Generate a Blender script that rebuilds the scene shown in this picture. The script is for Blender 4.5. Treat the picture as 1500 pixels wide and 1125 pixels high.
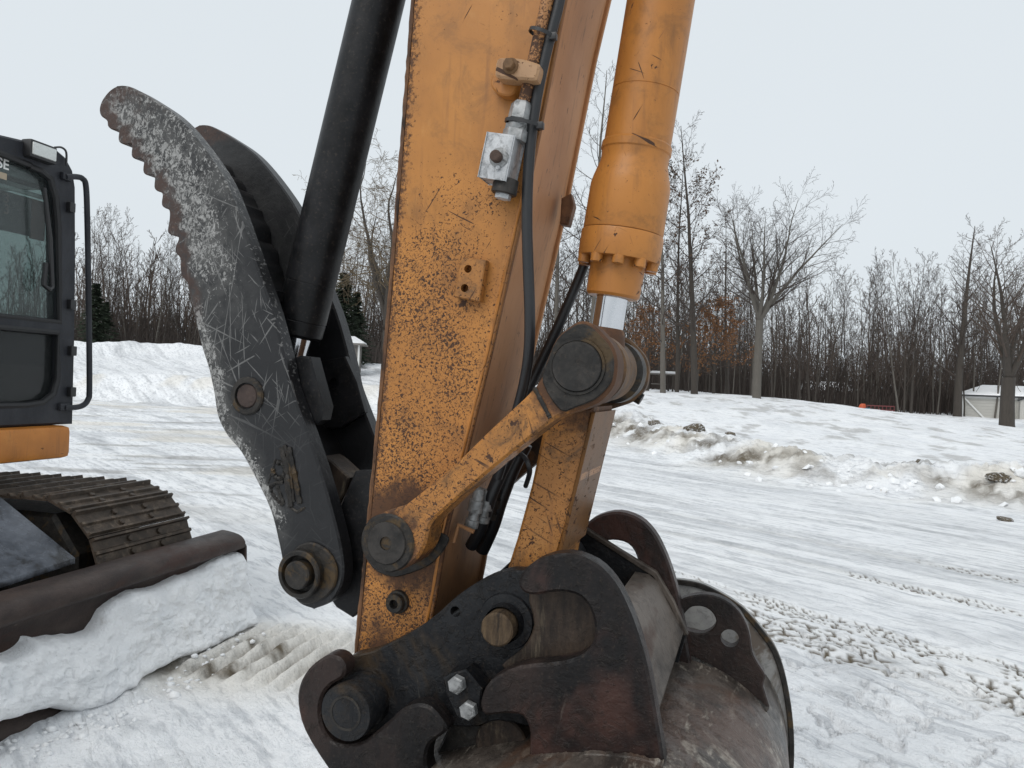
import bpy, bmesh, math, random
import numpy as np
from mathutils import Vector, Matrix
from mathutils.geometry import tessellate_polygon

# ------------------------------------------------------------------ camera, sky, sun, exposure
for o in list(bpy.data.objects):
    bpy.data.objects.remove(o)
SC = bpy.context.scene
COL = SC.collection
FPX = 1125.0                       # focal length in photo pixels (1500 wide)
ROLL = math.radians(2.3)
EYE = 1.5
CR, SR = math.cos(ROLL), math.sin(ROLL)
cam_data = bpy.data.cameras.new('camera')
cam_data.sensor_fit = 'HORIZONTAL'
cam_data.sensor_width = 36.0
cam_data.lens = 36.0 * FPX / 1500.0
cam_data.clip_start = 0.02
cam_data.clip_end = 2000.0
cam = bpy.data.objects.new('camera', cam_data)
COL.objects.link(cam)
cam.matrix_world = Matrix(((CR, -SR, 0, 0), (0, 0, -1, 0), (SR, CR, 0, EYE), (0, 0, 0, 1)))
SC.camera = cam

SUN_EL, SUN_AZ = math.radians(48), math.radians(215)
world = bpy.data.worlds.new('World')
SC.world = world
world.use_nodes = True
wn = world.node_tree
wn.nodes.clear()
wo = wn.nodes.new('ShaderNodeOutputWorld')
wb = wn.nodes.new('ShaderNodeBackground')
ws = wn.nodes.new('ShaderNodeTexSky')
ws.sky_type = 'NISHITA'
ws.sun_disc = False
ws.sun_elevation = SUN_EL
ws.sun_rotation = SUN_AZ
ws.dust_density = 6.0
whs = wn.nodes.new('ShaderNodeHueSaturation')
whs.inputs['Saturation'].default_value = 0.35
wcl = wn.nodes.new('ShaderNodeMix')
wcl.data_type = 'RGBA'
wcl.inputs[0].default_value = 0.86        # closed cloud cover over the clear sky
wcl.inputs[7].default_value = (6.9, 7.45, 7.95, 1)
wtc = wn.nodes.new('ShaderNodeTexCoord')
wno = wn.nodes.new('ShaderNodeTexNoise')
wno.inputs['Scale'].default_value = 1.6
wno.inputs['Detail'].default_value = 4
wmx = wn.nodes.new('ShaderNodeMix')
wmx.data_type = 'RGBA'
wmx.inputs[6].default_value = (7.0, 7.6, 8.05, 1)
wmx.inputs[7].default_value = (7.55, 8.1, 8.5, 1)
wn.links.new(wtc.outputs['Generated'], wno.inputs['Vector'])
wn.links.new(wno.outputs['Fac'], wmx.inputs[0])
wn.links.new(wmx.outputs[2], wcl.inputs[7])
wn.links.new(ws.outputs[0], whs.inputs['Color'])
wn.links.new(whs.outputs[0], wcl.inputs[6])
wn.links.new(wcl.outputs[2], wb.inputs['Color'])
wb.inputs['Strength'].default_value = 0.1
wn.links.new(wb.outputs[0], wo.inputs['Surface'])

sun_data = bpy.data.lights.new('sun', 'SUN')
sun_data.energy = 1.0
sun_data.angle = math.radians(35)
sun_data.color = (1.0, 0.97, 0.93)
sun = bpy.data.objects.new('sun', sun_data)
COL.objects.link(sun)
sd = Vector((math.sin(SUN_AZ) * math.cos(SUN_EL), math.cos(SUN_AZ) * math.cos(SUN_EL), math.sin(SUN_EL)))
sun.rotation_euler = sd.to_track_quat('Z', 'Y').to_euler()
sun.location = (0, 0, 30)

vs = SC.view_settings
vs.view_transform = 'Standard'
vs.look = 'None'
vs.exposure = 0.16
vs.gamma = 1.0
vs.use_curve_mapping = False
SC.cycles.max_bounces = 6
SC.cycles.diffuse_bounces = 3
SC.cycles.transparent_max_bounces = 12

# ------------------------------------------------------------------ geometry of the view
def ray(px, py):
    dx, dy = (px - 750.0) / FPX, (py - 562.5) / FPX
    return Vector((dx * CR + dy * SR, 1.0, dx * SR - dy * CR))
def at(px, py, depth):
    return Vector((0, 0, EYE)) + ray(px, py) * depth
def on_ground(px, py, z=0.0):
    r = ray(px, py)
    return Vector((0, 0, EYE)) + r * ((z - EYE) / r.z)

# ------------------------------------------------------------------ material helpers
class G:
    def __init__(s, name):
        s.m = bpy.data.materials.new(name)
        s.m.use_nodes = True
        s.t = s.m.node_tree
        s.t.nodes.clear()
        s.out = s.t.nodes.new('ShaderNodeOutputMaterial')
        s.b = s.t.nodes.new('ShaderNodeBsdfPrincipled')
        s.t.links.new(s.b.outputs[0], s.out.inputs[0])
        s._oc = None
    def put(s, sock, v):
        if v is None:
            return
        if isinstance(v, bpy.types.NodeSocket):
            s.t.links.new(v, sock)
        else:
            if sock.type == 'RGBA' and len(v) == 3:
                v = (*v, 1)
            sock.default_value = v
    def oc(s):
        if s._oc is None:
            s._oc = s.t.nodes.new('ShaderNodeTexCoord')
        return s._oc.outputs['Object']
    def uv(s):
        s.oc()
        return s._oc.outputs['UV']
    def sep(s, v):
        n = s.t.nodes.new('ShaderNodeSeparateXYZ')
        s.put(n.inputs[0], v)
        return n.outputs
    def mapv(s, v, scale=(1, 1, 1), rot=(0, 0, 0), loc=(0, 0, 0)):
        n = s.t.nodes.new('ShaderNodeMapping')
        s.put(n.inputs['Vector'], v)
        n.inputs['Scale'].default_value = scale
        n.inputs['Rotation'].default_value = rot
        n.inputs['Location'].default_value = loc
        return n.outputs[0]
    def lines(s, rot, scale, loc=(0, 0, 0), v=None):
        return s.mapv(s.mapv(v if v is not None else s.oc(), (1, 1, 1), rot), scale, (0, 0, 0), loc)
    def noise(s, scale, detail=3, rough=0.55, v=None, dist=0.0):
        n = s.t.nodes.new('ShaderNodeTexNoise')
        s.put(n.inputs['Vector'], v if v is not None else s.oc())
        n.inputs['Scale'].default_value = scale
        n.inputs['Detail'].default_value = detail
        n.inputs['Roughness'].default_value = rough
        n.inputs['Distortion'].default_value = dist
        return n.outputs['Fac']
    def vor(s, scale, v=None, feature='F1', rnd=1.0):
        n = s.t.nodes.new('ShaderNodeTexVoronoi')
        n.feature = feature
        s.put(n.inputs['Vector'], v if v is not None else s.oc())
        n.inputs['Scale'].default_value = scale
        n.inputs['Randomness'].default_value = rnd
        return n.outputs['Distance']
    def step(s, v, a, b, o0=0.0, o1=1.0):
        n = s.t.nodes.new('ShaderNodeMapRange')
        n.interpolation_type = 'SMOOTHSTEP'
        s.put(n.inputs[0], v)
        s.put(n.inputs[1], a)
        s.put(n.inputs[2], b)
        n.inputs[3].default_value = o0
        n.inputs[4].default_value = o1
        return n.outputs[0]
    def ma(s, op, a, b=None, clamp=False):
        n = s.t.nodes.new('ShaderNodeMath')
        n.operation = op
        n.use_clamp = clamp
        s.put(n.inputs[0], a)
        if b is not None:
            s.put(n.inputs[1], b)
        return n.outputs[0]
    def mul(s, *a):
        r = a[0]
        for x in a[1:]:
            r = s.ma('MULTIPLY', r, x)
        return r
    def mx(s, *a):
        r = a[0]
        for x in a[1:]:
            r = s.ma('MAXIMUM', r, x)
        return r
    def mix(s, f, a, b):
        n = s.t.nodes.new('ShaderNodeMix')
        n.data_type = 'RGBA'
        s.put(n.inputs[0], f)
        s.put(n.inputs[6], a)
        s.put(n.inputs[7], b)
        return n.outputs[2]
    def attr(s, name):
        n = s.t.nodes.new('ShaderNodeAttribute')
        n.attribute_name = name
        return n.outputs['Color']
    def bump(s, h, strength=0.4, dist=0.01, prev=None):
        n = s.t.nodes.new('ShaderNodeBump')
        n.inputs['Strength'].default_value = strength
        n.inputs['Distance'].default_value = dist
        s.put(n.inputs['Height'], h)
        if prev is not None:
            s.put(n.inputs['Normal'], prev)
        return n.outputs[0]
    def fin(s, col, rough=0.5, metal=0.0, normal=None, spec=None):
        s.put(s.b.inputs['Base Color'], col)
        s.put(s.b.inputs['Roughness'], rough)
        s.put(s.b.inputs['Metallic'], metal)
        if normal is not None:
            s.put(s.b.inputs['Normal'], normal)
        if spec is not None:
            s.put(s.b.inputs['Specular IOR Level'], spec)
        return s.m

def mat_orange(name, base=(0.47, 0.198, 0.043), speck=0.5, chips=0.5, edge=False, zgrad=False, grime=0.0, spec=0.4, pins=()):
    g = G(name)
    big = g.noise(5, 3)
    col = g.mix(g.step(big, 0.3, 0.7), base, tuple(c * f for c, f in zip(base, (0.80, 0.78, 0.8))))
    streak = g.noise(6, 4, 0.6, g.mapv(g.oc(), (9, 9, 0.7)))
    col = g.mix(g.mul(g.step(streak, 0.52, 0.75), 0.45), col, (0.20, 0.085, 0.03))
    smear = g.noise(3.2, 5, 0.7, g.lines((0, 0.25, 0), (2.2, 1, 0.9)))
    col = g.mix(g.mul(g.step(smear, 0.50, 0.70), 0.45), col, tuple(c * .55 for c in base))
    pale = g.noise(9, 6, 0.75, g.mapv(g.oc(), (2, 1, 0.8)))
    col = g.mix(g.mul(g.step(pale, 0.55, 0.75), 0.30), col, (base[0] * 1.2, base[1] * 1.5, base[2] * 2.2))
    if grime > 0:
        gm_ = g.step(g.noise(13, 7, 0.75, None, 0.5), 0.47, 0.66)
        col = g.mix(g.mul(gm_, grime), col, (0.070, 0.042, 0.022))
    # specks: dark chips where paint has blistered off
    n1 = g.noise(185, 3, 0.62, None, 0.9)
    n2 = g.noise(330, 2, 0.6, None, 0.5)
    dens = g.noise(4.5, 3)
    th = g.ma('SUBTRACT', 0.709 - 0.120 * speck, g.mul(g.step(dens, 0.35, 0.7), 0.10 * speck))
    if zgrad:
        z = g.sep(g.oc())[2]
        th = g.ma('ADD', th, g.step(g.ma('ADD', z, g.mul(g.ma('SUBTRACT', g.noise(7, 2), 0.5), 0.35)), 1.60, 2.05, 0.0, 0.15))
    s1 = g.step(n1, th, g.ma('ADD', th, 0.03))
    th2 = g.ma('ADD', th, 0.045)
    s2 = g.step(n2, th2, g.ma('ADD', th2, 0.05))
    sp = g.mx(s1, g.mul(s2, 0.8))
    c0 = g.noise(22, 4, 0.7, None, 0.4)
    chip = g.mul(g.step(c0, 0.73 - 0.08 * chips, 0.76 - 0.08 * chips), 1.0)
    sp = g.mx(sp, chip)
    dl = []
    for i, (rt, sc) in enumerate(((0.35, 1.0), (-0.55, .8), (1.1, 1.1))):
        dl.append(g.step(g.noise(1.0, 2, 0.4, g.lines((0, rt, 0), (130 * sc, 20, 7 * sc), (i * 5.3, 0, i * 2.9))), 0.735 - .05 * max(0, chips - .3), 0.75 - .05 * max(0, chips - .3)))
    sp = g.mx(sp, g.mul(g.mx(*dl), g.step(g.noise(6, 2), .45, .55)))
    if pins:
        so = g.sep(g.oc())
        wob = g.mul(g.ma('SUBTRACT', g.noise(16, 6, 0.72), 0.5), 0.16)
        for (px_, pz_, r0_, r1_) in pins:
            dx_, dz_ = g.ma('SUBTRACT', so[0], px_), g.ma('SUBTRACT', so[2], pz_)
            dd_ = g.ma('ADD', g.ma('SQRT', g.ma('ADD', g.mul(dx_, dx_), g.mul(dz_, dz_))), wob)
            sp = g.mx(sp, g.step(dd_, r0_, r1_, 0.92, 0.0))
    if edge:
        u = g.sep(g.uv())[0]
        eg = g.step(g.ma('ADD', u, g.mul(g.ma('SUBTRACT', g.noise(110, 5, 0.75), 0.5), 0.50)), -0.02, 0.05, 1.0, 0.0)
        eg2 = g.step(g.ma('ADD', u, g.mul(g.ma('SUBTRACT', g.noise(50, 3, 0.7), 0.5), 0.1)), 0.955, 0.985, 0.0, 0.55)
        sp = g.mx(sp, g.mul(eg, 0.9), eg2)
    rust = g.mix(g.noise(60, 3), (0.022, 0.014, 0.010), (0.10, 0.042, 0.02))
    halo = g.step(n1, g.ma('SUBTRACT', th, 0.05), th)
    col = g.mix(g.mul(halo, 0.30), col, (0.30, 0.12, 0.03))
    col = g.mix(sp, col, rust)
    h = g.ma('SUBTRACT', g.mul(g.noise(40, 2), 0.15), g.mul(sp, 0.5))
    return g.fin(col, g.mix(sp, (0.42,) * 3, (0.75,) * 3), 0, g.bump(h, 0.5, 0.003), spec)

def mat_dirty_orange(name):
    g = G(name)
    col = g.mix(g.step(g.noise(4, 4), 0.35, 0.7), (0.53, 0.275, 0.135), (0.43, 0.205, 0.085))
    st = g.noise(5, 5, 0.65, g.mapv(g.oc(), (14, 14, 0.9)))
    col = g.mix(g.mul(g.step(st, 0.54, 0.72), 0.55), col, (0.15, 0.080, 0.045))
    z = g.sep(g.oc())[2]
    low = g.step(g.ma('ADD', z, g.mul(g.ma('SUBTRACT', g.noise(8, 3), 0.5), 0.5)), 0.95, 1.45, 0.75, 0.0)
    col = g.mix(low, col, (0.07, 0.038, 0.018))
    ch = g.noise(30, 4, 0.7, g.mapv(g.oc(), (3, 3, 0.6)))
    cm = g.step(ch, 0.66, 0.69)
    col = g.mix(cm, col, (0.03, 0.02, 0.016))
    return g.fin(col, 0.55, 0, g.bump(g.ma('SUBTRACT', g.noise(30, 3), g.mul(cm, .5)), 0.25, 0.003), 0.2)

def mat_steel(name, a, b, c=None, rough=0.5, metal=0.3, streak=(1, 1, 1), scale=14, bump=0.35, scuff=0.0, scol=(0.30, 0.27, 0.23), spec=0.25, grime=0.35):
    g = G(name)
    v = g.mapv(g.oc(), streak)
    col = g.mix(g.step(g.noise(scale, 5, 0.65, v), 0.36, 0.66), a, b)
    if c is not None:
        col = g.mix(g.step(g.noise(scale * 0.45, 5, 0.7, v, 0.5), 0.52, 0.63), col, c)
    if scuff > 0:
        sc = g.mx(*[g.step(g.noise(1.0, 5, 0.7, g.lines((0.2, rt, 0), (48, 12, 3.2), (i * 4.1, 0, i))), 0.70 - scuff * 0.13, 0.80 - scuff * 0.10) for i, rt in enumerate((0.15, -0.25, 0.9))])
        col = g.mix(g.mul(sc, g.step(g.noise(5, 3), 0.38, 0.6, 0.15, 0.85)), col, scol)
    fine = g.noise(160, 3, 0.6)
    col = g.mix(g.mul(g.step(fine, 0.55, 0.75), 0.25), col, (0.11, 0.085, 0.065))
    h = g.ma('ADD', g.mul(g.noise(70, 4, 0.6), 0.6), g.mul(g.noise(scale, 3), 0.6))
    gr = g.step(g.noise(34, 6, 0.75, None, 0.7), 0.50, 0.66)
    col = g.mix(g.mul(gr, grime), col, (0.016, 0.013, 0.011))
    h = g.ma('ADD', h, g.mul(gr, 0.5 * grime))
    rg = g.mix(g.noise(scale * 2, 4, 0.65), (rough - 0.14,) * 3, (rough + 0.22,) * 3)
    return g.fin(col, rg, metal, g.bump(h, bump, 0.005), spec)

def mat_thumb(name='worn_black_thumb_steel', k=1.0):
    g = G(name)
    uvs = g.sep(g.uv())
    u, v = uvs[0], uvs[1]
    n = g.ma('SUBTRACT', g.noise(9, 5, 0.65), 0.5)
    nf = g.noise(120, 5, 0.78, g.mapv(g.oc(), (1, 1, 0.75), (0, 0.4, 0)), 0.8)
    uu = g.ma('ADD', u, g.mul(n, 0.55))
    up = g.step(v, 0.36, 0.60, 1.0, 0.0)                      # upper half is the worn biting end
    # pale worn zone
    zone = g.mul(g.step(uu, 0.02, 0.22), g.step(uu, 0.55, 1.02, 1.0, 0.0), g.mx(up, 0.0))
    leftw = g.mul(g.step(uu, 0.06, 0.34, 1.0, 0.0), g.step(v, 0.40, 0.50), g.step(v, 0.83, 0.90, 1.0, 0.0))
    topall = g.mul(g.step(v, 0.26, 0.46, 1.0, 0.0), 0.80)
    amount = g.mul(g.mx(zone, leftw, topall), k)
    th = g.ma('SUBTRACT', 0.75, g.mul(amount, 0.27))
    worn = g.step(nf, th, g.ma('ADD', th, 0.05))
    lens = []
    for i, (rot, sc) in enumerate(((0.45, 1.0), (-0.65, 1.15), (1.2, .8), (-0.15, .9), (0.85, 1.3), (-1.1, 1.0), (0.1, 1.4))):
        vv = g.lines((0, rot, 0), (170 * sc, 60, 7.5 * sc), (i * 3.1, 0, i * 1.7))
        lens.append(g.step(g.noise(1.0, 2, 0.4, vv), 0.685, 0.70))
    scr = g.mul(g.mx(*lens), g.step(v, 0.20, 0.32), g.step(v, 0.60, 0.72, 1.0, 0.12))
    base = g.mix(g.noise(20, 4), (0.008, 0.0085, 0.0095), (0.020, 0.020, 0.022))
    palec = g.mix(g.noise(120, 3), (0.15, 0.15, 0.146), (0.45, 0.445, 0.43))
    base = g.mix(g.mul(g.step(g.noise(26, 6, 0.7), 0.3, 0.62), amount, 0.8), base, (0.095, 0.094, 0.090))
    col = g.mix(g.mx(g.mul(worn, 0.95), g.mul(scr, 0.36 * k)), base, palec)
    rz = g.mul(g.step(g.ma('ADD', uu, g.mul(v, 0.30)), 0.20, 0.34, 1.0, 0.0), g.step(v, 0.44, 0.52, 1.0, 0.0))
    rz2 = g.step(g.ma('ADD', v, g.mul(n, 0.3)), 0.03, 0.11, 1.0, 0.0)
    rustc = g.mix(g.noise(45, 6, 0.75), (0.014, 0.010, 0.009), (0.090, 0.050, 0.037))
    rustc = g.mix(g.mul(g.step(g.noise(70, 4, 0.7), 0.6, 0.7), 0.4), rustc, (0.27, 0.19, 0.15))
    rm = g.ma('MULTIPLY', g.mx(rz, rz2), g.step(g.noise(50, 5, 0.75), 0.30, 0.58))
    col = g.mix(rm, col, rustc)
    h = g.ma('SUBTRACT', g.mul(g.noise(60, 5, 0.65), 0.8), g.mul(worn, 0.35))
    rough = g.mix(worn, (0.40,) * 3, (0.55,) * 3)
    return g.fin(col, rough, 0.0, g.bump(h, 0.5, 0.003), 0.35)

def mat_simple(name, col, rough=0.5, metal=0.0, var=0.25, scale=30, bump=0.15):
    g = G(name)
    c = g.mix(g.noise(scale, 4, 0.6), tuple(x * (1 - var) for x in col), tuple(min(1, x * (1 + var)) for x in col))
    return g.fin(c, rough, metal, g.bump(g.noise(scale * 3, 3), bump, 0.003))

def mat_glass(name, tint, haze):
    g = G(name)
    tr = g.t.nodes.new('ShaderNodeBsdfTransparent')
    tr.inputs[0].default_value = (*tint, 1)
    gl = g.t.nodes.new('ShaderNodeBsdfGlossy')
    gl.inputs['Roughness'].default_value = 0.03
    df = g.t.nodes.new('ShaderNodeBsdfDiffuse')
    df.inputs[0].default_value = (0.42, 0.44, 0.44, 1)
    fr = g.t.nodes.new('ShaderNodeLayerWeight')
    fr.inputs[0].default_value = 0.5
    m1 = g.t.nodes.new('ShaderNodeMixShader')
    m2 = g.t.nodes.new('ShaderNodeMixShader')
    g.put(m1.inputs[0], g.ma('ADD', g.mul(g.ma('POWER', fr.outputs['Facing'], 4.0), 0.6), 0.03))
    g.t.links.new(tr.outputs[0], m1.inputs[1])
    g.t.links.new(gl.outputs[0], m1.inputs[2])
    dm = g.ma('ADD', g.mul(g.step(g.noise(70, 5, 0.7), 0.5, 0.75), haze), haze * 0.35)
    g.put(m2.inputs[0], dm)
    g.t.links.new(m1.outputs[0], m2.inputs[1])
    g.t.links.new(df.outputs[0], m2.inputs[2])
    g.t.links.new(m2.outputs[0], g.out.inputs[0])
    return g.m

def mat_snow_ground():
    g = G('trodden_snow')
    sx = g.sep(g.attr('dirt'))
    nb = g.noise(0.9, 4, 0.6)
    col = g.mix(g.step(nb, 0.35, 0.7), (0.90, 0.91, 0.92), (0.85, 0.865, 0.885))
    # thin glazed scrape marks along the lane
    strk = g.noise(1.0, 7, 0.68, g.lines((0, 0, -LANE), (2.6, 13, 13)))
    sm = g.step(strk, 0.49, 0.63)
    col = g.mix(g.mul(sm, 0.62), col, (0.48, 0.50, 0.53))
    strk2 = g.noise(1.0, 6, 0.7, g.lines((0, 0, -LANE + .12), (1.1, 26, 26), (3, 5, 0)))
    col = g.mix(g.mul(g.step(strk2, 0.57, 0.67), 0.42), col, (0.30, 0.305, 0.31))
    sn = g.noise(7, 6, 0.7)
    ice = g.mul(sx[1], g.step(sn, 0.3, 0.62, 0.55, 1.0))
    col = g.mix(g.ma('MULTIPLY', ice, 0.85, True), col, (0.33, 0.345, 0.365))
    dn = g.step(g.noise(16, 6, 0.72), 0.22, 0.55, 0.45, 1.0)
    dcol = g.mix(g.noise(26, 5, 0.7), (0.040, 0.032, 0.022), (0.185, 0.145, 0.09))
    dirt = g.ma('MULTIPLY', sx[0], dn, True)
    col = g.mix(g.mul(sx[2], 0.6), col, (0.64, 0.56, 0.42))
    col = g.mix(dirt, col, dcol)
    gran = g.noise(130, 3, 0.7)
    spk = g.mul(g.step(g.noise(48, 5, 0.78), 0.62, 0.68), g.step(g.noise(1.3, 4, 0.6), 0.40, 0.65, 0.15, 0.85))
    col = g.mix(spk, col, (0.34, 0.33, 0.31))
    n0 = g.bump(g.mul(strk, -1.0), 0.5, 0.05)
    n1 = g.bump(g.noise(9, 6, 0.68), 0.75, 0.06, n0)
    n2 = g.bump(g.mul(gran, 1.0), 0.45, 0.010, n1)
    return g.fin(col, g.mix(sx[1], (0.75,) * 3, (0.42,) * 3), 0, n2, 0.3)

def mat_snow(name='clean_snow', dirty=0.25):
    g = G(name)
    col = g.mix(g.step(g.noise(5, 4), 0.35, 0.7), (0.93, 0.935, 0.94), (0.87, 0.885, 0.90))
    z = g.noise(9, 6, 0.7)
    col = g.mix(g.mul(g.step(z, 0.60, 0.74), dirty), col, (0.36, 0.31, 0.24))
    n1 = g.bump(g.noise(14, 7, 0.7), 0.8, 0.04)
    return g.fin(col, 0.75, 0, g.bump(g.noise(120, 3, 0.7), 0.3, 0.006, n1), 0.3)

def mat_bark(name, a, b):
    g = G(name)
    v = g.mapv(g.oc(), (6, 6, 1.0))
    col = g.mix(g.noise(3, 5, 0.7, v), a, b)
    return g.fin(col, 0.9, 0, g.bump(g.noise(5, 4, 0.7, v), 0.6, 0.03))

LANE = math.atan2(on_ground(1500, 985).y - on_ground(1010, 852).y, on_ground(1500, 985).x - on_ground(1010, 852).x)
M = {}
M['orange'] = mat_orange('scarred_orange_paint', speck=1.0, chips=0.40, edge=True, zgrad=True, grime=0.16)
M['orange_link'] = mat_orange('chipped_orange_paint', base=(0.44, 0.19, 0.045), speck=0.62, chips=1.15, grime=0.5)
M['orange_cyl'] = mat_orange('smooth_orange_paint', base=(0.47, 0.19, 0.040), speck=0.12, chips=0.55, grime=0.34)
M['orange_dirty'] = mat_dirty_orange('dirty_orange_paint')
M['orange_body'] = mat_orange('body_orange_paint', base=(0.56, 0.21, 0.035), speck=0.0, chips=-0.3)
M['lip'] = mat_steel('worn_plate_edge', (0.10, 0.055, 0.035), (0.20, 0.10, 0.05), (0.035, 0.025, 0.02), 0.55, 0.1, (1, 1, .3), 40)
M['grease'] = mat_steel('greasy_dark_steel', (0.020, 0.019, 0.018), (0.042, 0.038, 0.034), (0.075, 0.05, 0.026), 0.42, 0.2, (1, 1, 1), 30, 0.6)
M['pinface'] = mat_steel('dark_pin_steel', (0.028, 0.027, 0.026), (0.055, 0.05, 0.046), None, 0.42, 0.4, (1, 1, 1), 24, 0.3, 0.25)
M['brownpin'] = mat_steel('brown_pin_steel', (0.050, 0.034, 0.022), (0.115, 0.078, 0.045), (0.024, 0.018, 0.014), 0.6, 0.2, (5, 1, 0.7), 22, 0.5)
M['coupler'] = mat_steel('dark_coupler_steel', (0.006, 0.0065, 0.008), (0.019, 0.020, 0.022), (0.042, 0.029, 0.018), 0.34, 0.0, (1, 1, 0.6), 7, 0.8, 0.30, (0.11, 0.10, 0.085), 0.22, 0.5)
M['ear'] = mat_steel('brown_black_ear_steel', (0.009, 0.0085, 0.009), (0.034, 0.023, 0.020), (0.062, 0.032, 0.026), 0.34, 0.0, (1, 1, 0.5), 6, 0.75, 0.40, (0.16, 0.14, 0.12), 0.22, 0.5)
M['bucket'] = mat_steel('rubbed_bucket_steel', (0.026, 0.021, 0.018), (0.110, 0.090, 0.076), (0.078, 0.044, 0.029), 0.34, 0.1, (1, 0.5, 1), 7, 0.7, 1.15, (0.40, 0.36, 0.30), 0.45, 0.4)
M['bucket_edge'] = mat_steel('grey_bucket_edge', (0.28, 0.28, 0.275), (0.40, 0.395, 0.38), (0.15, 0.125, 0.105), 0.45, 0.0, (1, 1, 1), 12, 0.2)
M['scuffed'] = mat_steel('scuffed_brown_steel', (0.024, 0.018, 0.015), (0.062, 0.043, 0.031), (0.115, 0.092, 0.064), 0.5, 0.1, (4, 1, 1.0), 9, 0.5)
M['thumb'] = mat_thumb()
M['thumb_far'] = mat_thumb('plain_black_thumb_steel', 0.25)
M['rust_boss'] = mat_steel('rusty_ochre_boss', (0.075, 0.043, 0.024), (0.17, 0.095, 0.045), (0.030, 0.022, 0.017), 0.55, 0.0, (1, 1, 1), 14, 0.5)
M['shaded_orange'] = mat_orange('shaded_grimy_orange_paint', base=(0.17, 0.078, 0.024), speck=0.45, chips=1.2, grime=0.5, spec=0.15)  # link paint with side-face shade put into its base, plus grime and chips
M['pin_rust'] = mat_steel('dark_red_brown_pin', (0.035, 0.025, 0.022), (0.065, 0.046, 0.040), None, 0.55, 0.1, (1, 1, 1), 20, 0.4)
M['rubbed'] = mat_steel('rubbed_pale_plate', (0.050, 0.041, 0.034), (0.135, 0.112, 0.094), (0.070, 0.042, 0.030), 0.42, 0.2, (1, 0.4, 1), 8, 0.4, 0.4, (0.36, 0.32, 0.27))
M['blackpaint'] = mat_steel('black_paint', (0.006, 0.0063, 0.007), (0.013, 0.013, 0.0145), None, 0.36, 0.0, (1, 1, 1), 20, 0.12, 0.02, (0.2, 0.2, 0.19))
M['rubber'] = mat_simple('black_rubber', (0.014, 0.015, 0.017), 0.42, 0.0, 0.3, 60, 0.1)
M['plastic'] = mat_simple('black_plastic', (0.015, 0.015, 0.016), 0.4, 0, 0.2, 80, 0.1)
M['chrome'] = mat_simple('chrome_rod', (0.62, 0.63, 0.65), 0.13, 1.0, 0.06, 40, 0.03)
M['zinc'] = mat_steel('zinc_fitting', (0.20, 0.205, 0.205), (0.36, 0.365, 0.365), None, 0.42, 0.35, (1, 1, 1), 45, 0.3, 0.0, (0.1, 0.1, 0.1), 0.5, 0.7)
M['aluminium'] = mat_steel('aluminium_block', (0.40, 0.41, 0.42), (0.54, 0.55, 0.56), None, 0.45, 0.3, (1, 1, 1), 55, 0.2, 0.2, (0.14, 0.13, 0.12), 0.5, 0.55)
M['rustypipe'] = mat_orange('rust_flaked_orange', base=(0.40, 0.19, 0.07), speck=1.25, chips=1.6)
M['hole'] = mat_simple('dark_hole', (0.006, 0.006, 0.006), 0.8, 0, 0.1)
M['rustscrew'] = mat_simple('rusty_screw', (0.06, 0.035, 0.025), 0.75, 0, 0.5, 120, 0.6)
M['paleclamp'] = mat_orange('pale_scuffed_clamp', base=(0.42, 0.25, 0.13), speck=0.35, chips=0.2)

# ------------------------------------------------------------------ mesh helpers
def smooth(me, ang=35):
    me.polygons.foreach_set('use_smooth', [True] * len(me.polygons))
    me.set_sharp_from_angle(angle=math.radians(ang))
def obj(name, bm, mat, parent=None, label=None, ang=35, recalc=True):
    if recalc:
        bmesh.ops.recalc_face_normals(bm, faces=bm.faces[:])
    me = bpy.data.meshes.new(name)
    bm.to_mesh(me)
    bm.free()
    me.materials.append(mat)
    smooth(me, ang)
    o = bpy.data.objects.new(name, me)
    COL.objects.link(o)
    if parent is not None:
        o.parent = parent
    if label:
        o['label'] = label
    return o
def empty(name, loc=(0, 0, 0), rz=0.0):
    o = bpy.data.objects.new(name, None)
    o.empty_display_size = 0.2
    COL.objects.link(o)
    o.location = loc
    o.rotation_euler = (0, 0, rz)
    return o
def tag(o, label=None, cat=None, group=None, kind=None):
    if label: o['label'] = label
    if cat: o['category'] = cat
    if group: o['group'] = group
    if kind: o['kind'] = kind
    return o
def catmull(pts, n=4, closed=True):
    P = [Vector(p) for p in pts]
    N = len(P)
    out = []
    rng = range(N) if closed else range(N - 1)
    for i in rng:
        if closed:
            a, b, c, d = P[i - 1], P[i], P[(i + 1) % N], P[(i + 2) % N]
        else:
            a, b, c, d = P[max(i - 1, 0)], P[i], P[i + 1], P[min(i + 2, N - 1)]
        for k in range(n):
            t = k / n
            out.append(0.5 * ((2 * b) + (c - a) * t + (2 * a - 5 * b + 4 * c - d) * t * t + (3 * b - a - 3 * c + d) * t ** 3))
    if not closed:
        out.append(P[-1])
    return out
def area2(p):
    return sum(p[i][0] * p[(i + 1) % len(p)][1] - p[(i + 1) % len(p)][0] * p[i][1] for i in range(len(p))) / 2
def inset(p, d):
    n = len(p)
    s = 1 if area2(p) > 0 else -1
    out = []
    for i in range(n):
        a, b, c = Vector(p[i - 1]), Vector(p[i]), Vector(p[(i + 1) % n])
        e1, e2 = (b - a), (c - b)
        if e1.length < 1e-9 or e2.length < 1e-9:
            out.append(b.copy()); continue
        e1.normalize(); e2.normalize()
        n1, n2 = Vector((-e1.y, e1.x)) * s, Vector((-e2.y, e2.x)) * s
        m = n1 + n2
        if m.length < 1e-4:
            m = n1
        m.normalize()
        k = d / max(0.5, m.dot(n1))
        out.append(b + m * k)
    return out
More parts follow.
